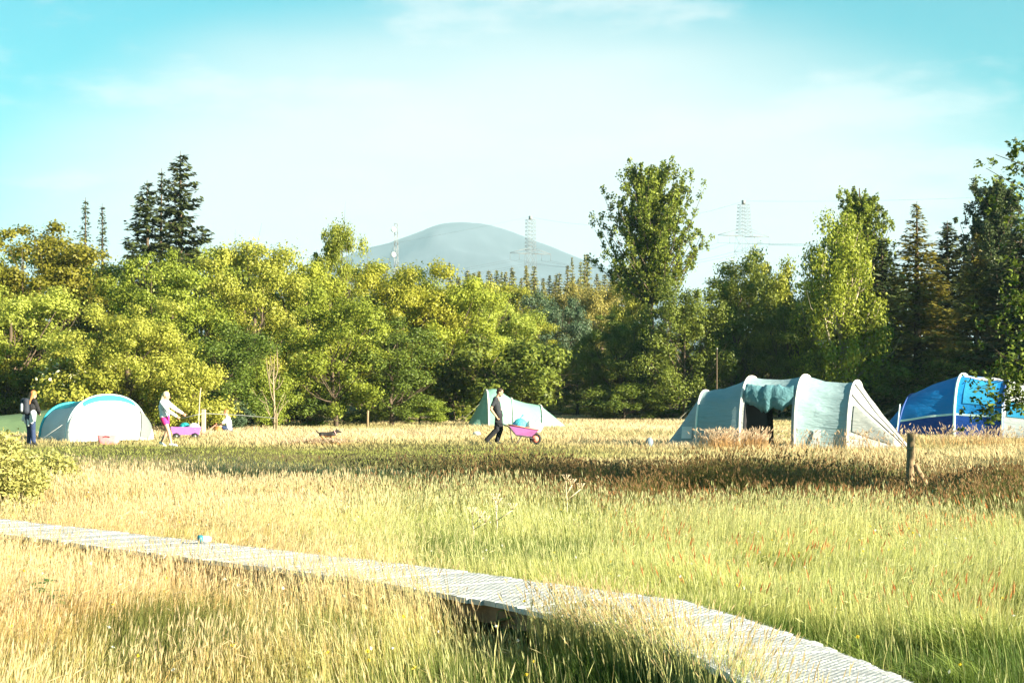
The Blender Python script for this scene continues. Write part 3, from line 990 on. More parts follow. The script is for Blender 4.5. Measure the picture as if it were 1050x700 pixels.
r = np.random.default_rng(3)
for (s0, s1) in SECT:
    mb = MB(); wm = MB(); br = MB()
    for i in range(s0, s1):
        Lm = ((Vector(FAR[i + 1]) - Vector(FAR[i])).length + (Vector(NEAR[i + 1]) - Vector(NEAR[i])).length) / 2
        n = max(1, round(Lm / .15))
        for k in range(n):
            t0 = (k + .022) / n; t1 = (k + .978) / n
            ex = r.normal() * .012
            f0 = poly_at(FAR, i, t0); f1 = poly_at(FAR, i, t1); n0 = poly_at(NEAR, i, t0); n1 = poly_at(NEAR, i, t1)
            u0 = (f0 - n0).normalized() * (.015 + ex); u1 = (f1 - n1).normalized() * (.015 + ex)
            f0 += u0; f1 += u1; n0 -= u0; n1 -= u1
            z = ZD + r.normal() * .003; zl = z - .035
            mb.add([off(n0, zl), off(n1, zl), off(f1, zl), off(f0, zl), off(n0, z), off(n1, z), off(f1, z), off(f0, z)],
                   [(0, 3, 2, 1), (4, 5, 6, 7), (0, 1, 5, 4), (1, 2, 6, 5), (2, 3, 7, 6), (3, 0, 4, 7)])
        # wire mesh: two families of diagonal wires stapled flat on the boards
        per = max(2, round(Lm / .06)); wcells = 15
        for k in range(-wcells, per):
            for sgn in (0, 1):
                ta = max(0, k); tb = min(per, k + wcells)
                if tb <= ta: continue
                va = (ta - k) / wcells; vb = (tb - k) / wcells
                if sgn: va = 1 - va; vb = 1 - vb
                pa = poly_at(NEAR, i, ta / per).lerp(poly_at(FAR, i, ta / per), va)
                pb = poly_at(NEAR, i, tb / per).lerp(poly_at(FAR, i, tb / per), vb)
                sd = (pb - pa).normalized(); sd = Vector((-sd.y, sd.x)) * .0028
                zz = ZD + .011 + sgn * .002
                wm.add([off(pa - sd, zz), off(pb - sd, zz), off(pb + sd, zz), off(pa + sd, zz)], [(0, 1, 2, 3)])
        for q in (.08, .5, .92):
            a = poly_at(NEAR, i, 0).lerp(poly_at(FAR, i, 0), q); b_ = poly_at(NEAR, i, 1).lerp(poly_at(FAR, i, 1), q)
            c = (a + b_) / 2; an = math.atan2(b_.y - a.y, b_.x - a.x)
            br.box((c.x, c.y - 14, ZD - .10), ((b_ - a).length, .06, .12), Matrix.Rotation(an, 3, 'Z'))
        for t in (.12, .62):
            for q in (.10, .90):
                a = poly_at(NEAR, i, t).lerp(poly_at(FAR, i, t), q)
                lg = MB(); lg.box((a.x, a.y - 14, .05), (.09, .09, .36)); lg.build('leg', M['bearer'], bw, smooth=False)
    mb.build('deck_section', M['deck'], bw, smooth=False)
    wm.build('wire_mesh', M['wire'], bw, smooth=False)
    br.build('bearer', M['bearer'], bw, smooth=False)

# small bottle lying on the far edge of the boardwalk
M['teal_plastic'] = mat_plain('teal_plastic', (0.02, 0.15, 0.19), .35, .1)
M['white_plastic'] = mat_plain('white_plastic', (0.78, 0.78, 0.76), .4, .05)
X, Y = wx(209, 18.2), 18.2
e = tag(empty('cup', (X, Y, ZD + .008), 0.5), 'white cup with a teal end lying on the boardwalk edge', 'cup')
e.scale = (.62, .62, .62)
mb = MB(); mb.tube([(-.02, 0, .055), (.05, 0, .05), (.115, 0, .045)], [.05, .048, .036], 20); mb.build('cup_body', M['white_plastic'], e)
mb = MB(); mb.tube([(-.085, 0, .058), (-.075, 0, .058), (-.02, 0, .056)], [.04, .055, .056], 20); mb.build('lid', M['teal_plastic'], e)


# ------------------------------------------------------------------ tents
def arch(x, h, w, n=33, p=0.8, y0=0.0, a0=0.0, a1=math.pi, lean=0.0):
    pts = []
    for k in range(n):
        a = a0 + (a1 - a0) * k / (n - 1)
        c = math.cos(a); s = max(0.0, math.sin(a))
        pts.append(Vector((x + lean * s, y0 - w * math.copysign(abs(c) ** p, c), h * s ** p)))
    return pts


def bay(A, Bp, n=12, sag=0.06, seed=0, crease=0.02):
    """cloth between two arches, sagging between the poles, with tension folds"""
    rows = []
    r = np.random.default_rng(seed)
    ph = r.random(4) * 6.28
    for i in range(n + 1):
        t = i / n; sg = 1 - sag * 4 * t * (1 - t)
        row = []
        for k in range(len(A)):
            a = A[k]; b_ = Bp[k]; p = a.lerp(b_, t)
            u = k / (len(A) - 1)
            fold = crease * 4 * t * (1 - t) * (math.sin(u * 38 + t * 5 + ph[0]) * .5 + math.sin(u * 71 - t * 9 + ph[1]) * .35)
            yc = (a.y + b_.y) / 2
            row.append(Vector((p.x, p.y * (sg + fold * .7), p.z * (sg + fold))))
        rows.append(row)
    return rows


def sub(rows, i0, i1, k0, k1):
    return [r_[k0:k1 + 1] for r_ in rows[i0:i1 + 1]]


def build_cloth(rows, name, mat, parent):
    mb = MB(); mb.grid(rows); return mb.build(name, mat, parent)


def hoop(A, rad, name, mat, parent, out_=0.012):
    mb = MB()
    mb.tube([Vector((p.x, p.y * (1 + out_), p.z * (1 + out_))) for p in A], rad, 8)
    return mb.build(name, mat, parent)


def guy(a, b_, parent, mat, rad=.0045):
    mb = MB(); mb.tube([a, b_], rad, 5)
    o = mb.build('guy_rope', mat, parent)
    mp_ = MB(); mp_.tube([(b_[0], b_[1], b_[2] - .05), (b_[0], b_[1], b_[2] + .07)], .01, 6)
    mp_.build('peg', M['wire'], parent)


M['cloth_door'] = mat_fabric('grey_door_cloth', (0.15, 0.17, 0.175), .15, crease=.6)
M['tube_grey'] = mat_plain('dark_piping', (0.05, 0.05, 0.05), .7, .1)
M['cloth_grey'] = mat_fabric('grey_tent_cloth', (0.30, 0.42, 0.46), .22, crease=.7)  # teal of the shaded panels is worked into this grey
M['cloth_sunlit'] = mat_fabric('sunlit_tent_cloth', (0.36, 0.38, 0.385), .15, crease=1.0)  # the same cloth as the sun lights it, paler grey put into the colour
M['cloth_tealdark'] = mat_fabric('rolled_teal_cloth', (0.11, 0.25, 0.30), .15, crease=.9, stretch=(2, 2, 2))
M['cloth_black'] = mat_plain('black_inner_and_shade_cloth', (0.015, 0.015, 0.018), .9, .2)
M['cloth_blue'] = mat_fabric('blue_tent_cloth', (0.012, 0.22, 0.58), .2, crease=.5)
M['cloth_bluedark'] = mat_fabric('dark_blue_cloth', (0.01, 0.06, 0.30), .15, crease=.4)
M['cloth_cyan'] = mat_fabric('light_blue_cloth', (0.04, 0.36, 0.66), .3, crease=.4)
M['cloth_white'] = mat_fabric('white_tent_cloth', (0.74, 0.76, 0.77), .3, crease=.35)
M['cloth_lgrey'] = mat_fabric('grey_and_shaded_white_cloth', (0.60, 0.64, 0.67), .25, crease=.4)  # also the white dome's sides, their shade put into the grey
M['cloth_turq'] = mat_fabric('turquoise_cloth', (0.05, 0.44, 0.52), .3, crease=.3)
M['cloth_mint'] = mat_fabric('mint_tent_cloth', (0.24, 0.46, 0.38), .3, crease=.4)
M['cloth_mintdark'] = mat_fabric('mint_tent_side', (0.25, 0.45, 0.38), .3, crease=.4)
M['cloth_green'] = mat_fabric('dark_green_cloth', (0.10, 0.16, 0.085), .2, crease=.5)
M['sleeve'] = mat_plain('pale_pole_sleeve', (0.72, 0.68, 0.64), .6, .06)
M['sleeve_blue'] = mat_plain('blue_pole_sleeve', (0.02, 0.06, 0.22), .6, .06)
M['sleeve_turq'] = mat_plain('turquoise_pole_sleeve', (0.02, 0.36, 0.46), .6, .06)
M['rope'] = mat_plain('rope', (0.34, 0.32, 0.25), .8, .1)
M['hem'] = mat_plain('pale_hem', (0.55, 0.75, 0.78), .6, .06)

# --- grey tunnel tent
D = 58.5
gt = tag(empty('tunnel_tent', (wx(803, D), D, float(zg(wx(803, D), D))), R(-22)), 'large grey tunnel tent with rolled up door and see-through middle', 'tent', 'tents pitched in the meadow')
gt.scale = (1.04, 1, 1)
T0 = arch(-3.45, .06, .30); H1 = arch(-2.32, 1.66, 1.05); H2 = arch(-.93, 2.08, 1.45); H3 = arch(.66, 2.12, 1.45); H4 = arch(2.1, 1.95, 1.25, lean=.05); T1 = arch(3.55, .05, .62)
build_cloth(bay(T0, H1, 12, .05, 1), 'end_panel', M['cloth_grey'], gt)
build_cloth(bay(H1, H2, 14, .06, 2, .025), 'roof_panel', M['cloth_grey'], gt)
mid = bay(H2, H3, 16, .05, 3, .015)
# middle bay: open below on both sides
build_cloth(sub(mid, 0, 16, 8, 25), 'roof_panel', M['cloth_grey'], gt)
build_cloth(sub(mid, 0, 1, 0, 8), 'door_jamb', M['cloth_sunlit'], gt)
build_cloth(sub(mid, 15, 16, 0, 8), 'door_jamb', M['cloth_sunlit'], gt)
build_cloth(sub(mid, 0, 3, 25, 32), 'back_panel', M['cloth_black'], gt)  # blackened cloth paints the shade inside the tent
build_cloth(bay(H3, H4, 14, .06, 4, .02), 'roof_panel', M['cloth_grey'], gt)
v = bay(H4, T1, 14, .05, 5, .05)
build_cloth(v, 'end_panel', M['cloth_sunlit'], gt)
for A in (H1, H2, H3, H4):
    hoop(A, .032, 'pole_sleeve', M['sleeve'], gt)
mb = MB()
mb.add([Vector((-.80, p.y * .97, p.z * .97)) for p in H2] + [Vector((-.80, 0, 0))], [(k, k + 1, len(H2)) for k in range(len(H2) - 1)])
mb.build('inner_tent', M['cloth_black'], gt, smooth=False)
# rolled and bunched door above the opening
r = np.random.default_rng(9)
rows = []
for i in range(25):
    t = i / 24; x = -.82 + 1.40 * t
    row = []
    for k in range(25):
        a = 2 * math.pi * k / 24
        nn = float(fbm(t * 9 + 3, math.cos(a) * 1.6 + 5, 3)) - .5 + .6 * (float(fbm(t * 21, math.sin(a) * 3 + 9, 2)) - .5)
        rr = (.20 + .10 * nn) * (0.55 + .75 * math.sin(math.pi * min(1, max(0, t * .9 + .08))) ** .5)
        zc = 1.55 - .09 * math.sin(math.pi * t) + .03 * math.sin(t * 14)
        yc = -1.12
        row.append(Vector((x, yc - math.cos(a) * rr * .62 - (1.75 - zc) * .10 + .02, zc + math.sin(a) * rr * 1.45)))
    row[24] = row[0].copy()
    rows.append(row)
build_cloth(rows, 'rolled_door', M['cloth_tealdark'], gt)
for (x, y, z, w_, h_) in [(-2.62, -.95, .42, .30, .36), (1.28, -1.36, .34, .20, .42)]:
    mb = MB()
    mb.box((x, y, z), (w_, .012, h_), Matrix.Rotation(R(-14), 3, 'X'))
    mb.build('vent_flap', M['cloth_white'], gt, smooth=False)
# seam lines and ties on the end vestibule
mb = MB()
for kk in (9, 13):
    mb.tube([v[i][kk] * 1.006 for i in range(15)], .014, 5)
mb.build('zip_seam', M['tube_grey'], gt)
build_cloth([[p * 1.012 + Vector((.006, -.006, .004)) for p in r_[2:8]] for r_ in v[1:12]], 'door', M['cloth_door'], gt)
mb = MB()
mb.box((2.9, -.58, .62), (.03, .05, .20)); mb.build('toggle', M['cloth_tealdark'], gt)
guy((-2.35, -.7, 1.35), (-3.5, -1.7, .02), gt, M['rope'])

# --- blue tent on the right
D = 70
bt = tag(empty('dome_tent', (wx(985, D), D, float(zg(wx(985, D), D))), R(-24)), 'bright blue dome tent with pale hem stripe at the right', 'tent', 'tents pitched in the meadow')
E0 = arch(-2.85, .06, .9); A1 = arch(-1.95, 1.5, 1.55, lean=.25); A2 = arch(.1, 2.2, 1.75); A3 = arch(1.75, 2.02, 1.7); A4 = arch(4.1, 1.55, 1.6)
build_cloth(bay(E0, A1, 10, .02, 11), 'end_panel', M['cloth_blue'], bt)
b1 = bay(A1, A2, 14, -.02, 12)
b2 = bay(A2, A3, 12, .015, 13)
b3 = bay(A3, A4, 14, .03, 14)
KF = 3
for bb, mt in ((b1, 'cloth_blue'), (b2, 'cloth_blue')):
    build_cloth([r_[KF:] for r_ in bb], 'roof_panel', M[mt], bt)
    build_cloth([r_[:KF + 1] for r_ in bb], 'mud_flap', M['cloth_bluedark'], bt)
    mb = MB()
    for r0, r1 in zip(bb[:-1], bb[1:]):
        p, q = r0[KF], r1[KF]
        mb.add([Vector((p.x, p.y - .015, p.z - .035)), Vector((q.x, q.y - .015, q.z - .035)), Vector((q.x, q.y - .012, q.z + .035)), Vector((p.x, p.y - .012, p.z + .035))], [(0, 1, 2, 3)])
    mb.build('hem_stripe', M['hem'], bt, smooth=False)
# light window panel set proud of the blue
build_cloth([[Vector((p.x, p.y * 1.012, p.z * 1.006)) for p in r_[5:13]] for r_ in b2[2:11]], 'window_panel', M['cloth_cyan'], bt)
build_cloth([[Vector((p.x, p.y * 1.012, p.z * 1.010)) for p in r_[13:16]] for r_ in b2[1:12]], 'pale_strip', M['cloth_white'], bt)
build_cloth([r_[KF:] for r_ in b3], 'awning', M['cloth_white'], bt)
build_cloth([r_[:KF + 1] for r_ in b3], 'mud_flap', M['cloth_lgrey'], bt)
build_cloth([[Vector((p.x, p.y * 1.012, p.z * 1.010)) for p in r_[3:7]] for r_ in b3[1:14]], 'awning_stripe', M['cloth_cyan'], bt)
hoop(A1, .03, 'pole_sleeve', M['sleeve_blue'], bt); hoop(A2, .05, 'pole_sleeve', M['hem'], bt); hoop(A3, .04, 'pole_sleeve', M['sleeve_blue'], bt)
for A in (A1, A2, A3):
    p = A[4]; mb = MB(); mb.tube([Vector((p.x, p.y - .06, 1.15)), Vector((A[0].x, A[0].y - .08, .1))], .022, 6); mb.build('guy_strap', M['hem'], bt)
guy((-1.9, -.9, 1.2), (-3.6, -1.9, .02), bt, M['rope']); guy((-2.0, .8, 1.2), (-3.9, .8, .3), bt, M['rope'])

# --- white and turquoise dome on the left
D = 64.5
wt = tag(empty('dome_tent', (wx(112, D), D - .2, float(zg(wx(112, D), D))), R(-44)), 'white dome tent with turquoise roof behind the left shrub', 'tent', 'tents pitched in the meadow')
# local +x points to the tent's front; front arch nearest the camera's right
A0 = arch(-3.2, .10, .5); A1 = arch(-2.0, 1.22, 1.3, lean=.1); A2 = arch(.0, 1.50, 1.6, p=.86); A3 = arch(.62, .04, 1.2, p=.9)
build_cloth(bay(A0, A1, 8, .04, 21), 'end_panel', M['cloth_lgrey'], wt)
bb = bay(A1, A2, 14, .02, 22)
build_cloth([r_[:10] for r_ in bb], 'side_panel', M['cloth_lgrey'], wt)
build_cloth([r_[9:24] for r_ in bb], 'roof_panel', M['cloth_turq'], wt)
build_cloth([r_[23:] for r_ in bb], 'side_panel', M['cloth_lgrey'], wt)
fr = bay(A2, A3, 14, -.16, 23, .008)
build_cloth(fr, 'front_panel', M['cloth_white'], wt)
mt = [[p * 1.008 + Vector((.01, 0, .004)) for p in r_[10:23]] for r_ in fr[:4]]
build_cloth(mt, 'roof_peak', M['cloth_turq'], wt)
build_cloth([[p * 1.01 + Vector((.012, 0, 0)) for p in r_[23:29]] for r_ in fr[4:14]], 'door', M['cloth_door'], wt)
mb = MB(); mb.tube([r_[23] * 1.012 + Vector((.014, 0, 0)) for r_ in fr[3:15]], .012, 5); mb.build('door_piping', M['tube_grey'], wt)
hoop(A1, .045, 'pole_sleeve', M['sleeve_turq'], wt); hoop(A2, .025, 'pole_sleeve', M['hem'], wt)
guy((-.05, -1.2, .85), (-.5, -2.3, .02), wt, M['sleeve']); guy((0, -1.2, .85), (.9, -1.9, .02), wt, M['sleeve'])

# --- mint tunnel tent behind the man
D = 86
mt_ = tag(empty('tunnel_tent', (wx(525, D), D, float(zg(wx(525, D), D))), R(6)), 'mint green tent tall at one end and low at the other behind the man', 'tent', 'tents pitched in the meadow')
A0 = arch(-1.95, .05, .9); A1 = arch(-1.15, 1.62, 1.25); A1b = arch(-.75, 1.68, 1.25); A2 = arch(-.05, 1.26, 1.1); A3 = arch(1.25, .95, .95); A4 = arch(2.35, .05, .5)
build_cloth(bay(A0, A1, 10, .03, 31), 'end_panel', M['cloth_mintdark'], mt_)
build_cloth(bay(A1, A1b, 4, -.01, 35), 'roof_panel', M['cloth_mint'], mt_)
build_cloth(bay(A1b, A2, 10, .0, 32), 'roof_panel', M['cloth_mint'], mt_)
build_cloth(bay(A2, A3, 12, .04, 33), 'roof_panel', M['cloth_mint'], mt_)
build_cloth(bay(A3, A4, 10, .0, 34), 'end_panel', M['cloth_mint'], mt_)
for A in (A1, A2, A3): hoop(A, .035, 'pole_sleeve', M['sleeve'], mt_)
guy((-1.1, -.6, 1.4), (-2.6, -1.3, .02), mt_, M['rope'])

# --- low dark green tent at the left edge
D = 71.5
dg_ = tag(empty('ridge_tent', (wx(28, D), D, float(zg(wx(28, D), D))), R(5)), 'low dark green tent behind the person with the backpack', 'tent', 'tents pitched in the meadow')
A0 = arch(-2.6, .25, .8); A1 = arch(-1.0, .72, 1.0); A2 = arch(1.6, 1.1, 1.1); A3 = arch(2.6, .1, .7)
build_cloth(bay(A0, A1, 8, .04, 41), 'end_panel', M['cloth_green'], dg_)
build_cloth(bay(A1, A2, 12, .06, 42), 'roof_panel', M['cloth_green'], dg_)
build_cloth(bay(A2, A3, 8, .03, 43), 'end_panel', M['cloth_green'], dg_)
hoop(A2, .03, 'pole_sleeve', M['cloth_green'], dg_)

# ------------------------------------------------------------------ people
M['skin'] = mat_plain('skin', (0.52, 0.30, 0.20), .5, .06, 8)
M['skin_tan'] = mat_plain('tanned_skin', (0.44, 0.25, 0.16), .5, .06, 8)
M['hair_dark'] = mat_plain('dark_hair', (0.03, 0.018, 0.012), .6, .3, 40)
M['hair_blond'] = mat_plain('blond_hair', (0.62, 0.50, 0.30), .5, .2, 40, stretch=(1, 1, .2))
M['hair_ginger'] = mat_plain('auburn_hair', (0.36, 0.14, 0.05), .5, .25, 40, stretch=(1, 1, .2))
M['tee_charcoal'] = mat_plain('charcoal_tee', (0.024, 0.027, 0.035), .9, .2, 12, bump=.5, bscale=14)
M['jeans_black'] = mat_plain('black_jeans', (0.012, 0.013, 0.018), .85, .2, 12, bump=.4, bscale=14)
M['sweat_white'] = mat_plain('white_sweatshirt', (0.70, 0.74, 0.78), .9, .05, 12, bump=.6, bscale=10)
M['shorts_pink'] = mat_plain('hot_pink_shorts', (0.75, 0.03, 0.20), .8, .08, 12, bump=.3)
M['coat_black'] = mat_plain('black_coat', (0.012, 0.012, 0.015), .8, .2, 12, bump=.4)
M['denim'] = mat_plain('dark_denim', (0.02, 0.035, 0.09), .85, .2, 14)
M['shirt_pale'] = mat_plain('pale_tied_shirt', (0.66, 0.70, 0.76), .85, .06, 10, bump=.5)
M['eye'] = mat_plain('eye_dark', (0.02, 0.015, 0.012), .3, .1)
M['lip'] = mat_plain('lip', (0.40, 0.16, 0.13), .5, .05)
M['shoe_dark'] = mat_plain('dark_shoe', (0.02, 0.02, 0.022), .6, .1)
M['shoe_white'] = mat_plain('white_shoe', (0.75, 0.74, 0.72), .6, .05)


def vv(*a): return Vector(a)


def person(name_loc, rz, label, J, skin, hair=None, extra=None, face=(1, 0, 0), female=False):
    """J: joint positions; the body is one continuous surface"""
    e = tag(empty('person', name_loc, rz), label, 'person')
    b = MB()
    s = .88 if female else 1.0
    head = vv(*J['head']); neck = vv(*J['neck']); chest = vv(*J['chest']); pel = vv(*J['pelvis'])
    fd = vv(*face).normalized()
    up = (head - neck).normalized(); fd = (fd - up * fd.dot(up)).normalized(); side = up.cross(fd)
    rot = Matrix((fd, side, up)).transposed()
    b.ell(head + up * .02, (.098, .076, .105), rot)                       # skull
    b.ell(head + fd * .03 - up * .055, (.066, .055, .07), rot)              # jaw
    b.cap(head + fd * .098 + up * .005, head + fd * .112 - up * .03, .010, .016)  # nose
    b.ell(head + fd * .075 + up * .028, (.022, .05, .012), rot)            # brow
    for q in (-1, 1):
        b.ell(head + side * q * .078 - up * .01, (.022, .012, .032), rot)    # ears
    b.cap(head - up * .05 - fd * .01, neck, .052 * s, .058 * s)
    sw = (vv(*J['sh_r']) - vv(*J['sh_l']))
    b.cap(vv(*J['sh_l']).lerp(vv(*J['sh_r']), .18), vv(*J['sh_l']).lerp(vv(*J['sh_r']), .82), .075 * s, .075 * s)
    b.cap(neck, chest, .07 * s, .115 * s)
    sd = sw.normalized()
    for q in (-.06, .06):
        b.cap(chest + sd * q, pel + vv(0, 0, .10) + sd * q * .8, .112 * s, .095 * s)
        b.cap(pel + vv(0, 0, .10) + sd * q * .8, pel + sd * q, .1 * s, .115)
    for L in ('l', 'r'):
        sh = vv(*J['sh_' + L]); el = vv(*J['el_' + L]); wr = vv(*J['wr_' + L])
        b.cap(sh, el, .054 * s, .042 * s); b.cap(el, wr, .043 * s, .028 * s)
        hip = vv(*J['hip_' + L]); kn = vv(*J['kn_' + L]); an = vv(*J['an_' + L]); to = vv(*J['toe_' + L])
        b.cap(hip, kn, .088, .055); b.cap(kn, kn.lerp(an, .35), .056, .054); b.cap(kn.lerp(an, .35), an, .054, .036)
        b.cap(an + vv(0, 0, -.03), to, .038, .028); b.ell(an + (an - to).normalized() * .03 + vv(0, 0, -.035), (.036, .036, .036))
        # hand: palm, four fingers, thumb
        hd = vv(*J.get('hd_' + L, tuple(wr - el))).normalized()
        pn = vv(*J.get('pn_' + L, (0, 1, 0)))
        pn = (pn - hd * pn.dot(hd)).normalized(); hs = hd.cross(pn)
        curl = J.get('curl', .6)
        b.cap(wr, wr + hd * .03, .027 * s, .026 * s)
        for q in (-.026, 0, .026):
            b.cap(wr + hd * .025 + hs * q * .7, wr + hd * .085 + hs * q, .017, .014)
        for q, fl in ((-.033, .058), (-.011, .070), (.011, .066), (.033, .050)):
            p0 = wr + hd * .085 + hs * q
            d1 = (hd * math.cos(curl) + pn * math.sin(curl)); d2 = (hd * math.cos(curl * 2.2) + pn * math.sin(curl * 2.2))
            p1 = p0 + d1 * fl * .5; p2 = p1 + d2 * fl * .5
            b.cap(p0, p1, .0095, .009); b.cap(p1, p2, .009, .0078)
        t0 = wr + hd * .03 - hs * .026; t1 = t0 + (hd * .6 - hs * .7 + pn * .3).normalized() * .04; t2 = t1 + (hd * .8 - hs * .1 + pn * .6).normalized() * .03
        b.cap(t0, t1, .013, .0105); b.cap(t1, t2, .0105, .009)
    b.blob('body', M[skin], e, .0075, 4)
    for q in (-1, 1):
        g = MB(); g.ell(head + fd * .088 + side * q * .032 + up * .008, (.008, .013, .007), rot, 10, 6); g.build('eye', M['eye'], e)
    g = MB(); g.ell(head + fd * .094 - up * .062, (.007, .022, .008), rot, 10, 6); g.build('mouth', M['lip'], e)
    return e, dict(head=head, neck=neck, chest=chest, pel=pel, fd=fd, up=up, side=side, rot=rot, sd=sd)


def torso_cloth(J, g, k, hem, sleeve, rs=1.0, sleeves=('l', 'r'), flare=1.0):
    """shirt pieces over the torso and down the arms; sleeve 0..2 (1 = elbow)"""
    b = MB()
    neck = g['neck']; chest = g['chest']; pel = g['pel']; sd = g['sd']
    b.cap(vv(*J['sh_l']).lerp(vv(*J['sh_r']), .12), vv(*J['sh_l']).lerp(vv(*J['sh_r']), .88), .088 * rs, .088 * rs)
    b.cap(neck.lerp(chest, .35), chest, .085 * rs, .125 * rs)
    bot = chest.lerp(pel, hem)
    for q in (-.065, .065):
        b.cap(chest + sd * q, chest.lerp(bot, .6) + sd * q, .125 * rs, .112 * rs)
        b.cap(chest.lerp(bot, .6) + sd * q, bot + sd * q, .112 * rs, .118 * rs * flare)
    for L in sleeves:
        sh = vv(*J['sh_' + L]); el = vv(*J['el_' + L]); wr = vv(*J['wr_' + L])
        b.cap(sh, sh.lerp(el, min(1, sleeve)), .070 * rs, .060 * rs)
        if sleeve > 1:
            b.cap(el, el.lerp(wr, sleeve - 1), .060 * rs, .045 * rs)
    return b


def leg_cloth(J, g, frac, ra=.105, rk=.073, ran=.062):
    b = MB(); pel = g['pel']; sd = g['sd']
    for q in (-.05, .05):
        b.cap(pel + vv(0, 0, .09) + sd * q, pel + sd * q, .112, .128)
    for L in ('l', 'r'):
        hip = vv(*J['hip_' + L]); kn = vv(*J['kn_' + L]); an = vv(*J['an_' + L])
        if frac <= 1:
            b.cap(hip, hip.lerp(kn, frac), ra, ra * .92)
        else:
            b.cap(hip, kn, ra, rk); b.cap(kn, kn.lerp(an, frac - 1), rk, ran)
    return b


def shoes(J, e, mat):
    for L in ('l', 'r'):
        an = vv(*J['an_' + L]); to = vv(*J['toe_' + L]); b = MB()
        b.cap(an + vv(0, 0, -.03), to + (to - an).normalized() * .01, .047, .038)
        b.ell(an + (an - to).normalized() * .03 + vv(0, 0, -.035), (.046, .046, .045))
        b.blob('shoe', M[mat], e, .01, 3)


# --- man pushing the wheelbarrow (faces +x)
D = 59.5
X = wx(508, D); g0 = float(zg(X, D))
J = dict(head=(.13, -.02, 1.60), neck=(.06, 0, 1.44), chest=(.03, 0, 1.24), pelvis=(.10, 0, .90),
         sh_l=(.02, .20, 1.40), sh_r=(.0, -.20, 1.38), el_l=(-.10, .27, 1.10), el_r=(-.14, -.28, 1.09), wr_l=(.06, .27, .85), wr_r=(.04, -.27, .85),
         hip_l=(.10, .09, .88), hip_r=(.10, -.09, .88), kn_l=(.16, .10, .48), kn_r=(.04, -.10, .47), an_l=(.04, .10, .10), an_r=(-.26, -.10, .16),
         toe_l=(.19, .11, .03), toe_r=(-.14, -.11, .03), hd_l=(.5, 0, -.8), hd_r=(.5, 0, -.8), pn_l=(.6, 0, .4), pn_r=(.6, 0, .4), curl=1.0)
man, g = person((X, D, g0), 0, 'man in charcoal tee and black jeans pushing the pink wheelbarrow', J, 'skin_tan', face=(1, -.12, -.05))
torso_cloth(J, g, 0, 1.05, .62).blob('tee_shirt', M['tee_charcoal'], man, .012, 6)
leg_cloth(J, g, 1.98, .112, .084, .074).blob('jeans', M['jeans_black'], man, .011, 4)
shoes(J, man, 'shoe_dark')
b = MB(); b.ell(g['head'] + g['up'] * .045 - g['fd'] * .018, (.098, .083, .092), g['rot']); b.ell(g['head'] - g['fd'] * .055 + g['up'] * .0, (.055, .074, .08), g['rot'])
b.blob('hair', M['hair_dark'], man, .012, 3)
b = MB(); b.ell(g['head'] + g['fd'] * .045 - g['up'] * .085, (.052, .05, .04), g['rot']); b.blob('beard', M['hair_dark'], man, .01, 3)

# --- pink wheelbarrow with bags
M['tray_pink'] = mat_plain('pink_purple_tray', (0.46, 0.16, 0.44), .45, .10, 5)
M['tray_purple'] = mat_plain('purple_tray', (0.42, 0.14, 0.52), .45, .10, 5)
M['rim_orange'] = mat_plain('orange_red_rim', (0.75, 0.20, 0.14), .5, .08)
M['tyre'] = mat_plain('black_tyre', (0.015, 0.015, 0.016), .85, .1)
M['tube_dark'] = mat_plain('dark_tube_frame', (0.05, 0.05, 0.055), .5, .1, metallic=.5)
M['bag_cyan'] = mat_fabric('cyan_bag', (0.10, 0.55, 0.66), .25, crease=.9, stretch=(5, 5, 5))
M['bag_white'] = mat_fabric('white_bag', (0.72, 0.74, 0.74), .3, crease=1.0, stretch=(6, 6, 6))
M['bag_slate'] = mat_fabric('slate_bag', (0.20, 0.26, 0.33), .1, crease=.8, stretch=(5, 5, 5))
M['bag_orange'] = mat_fabric('orange_bag', (0.36, 0.17, 0.05), .1, crease=.8, stretch=(5, 5, 5))


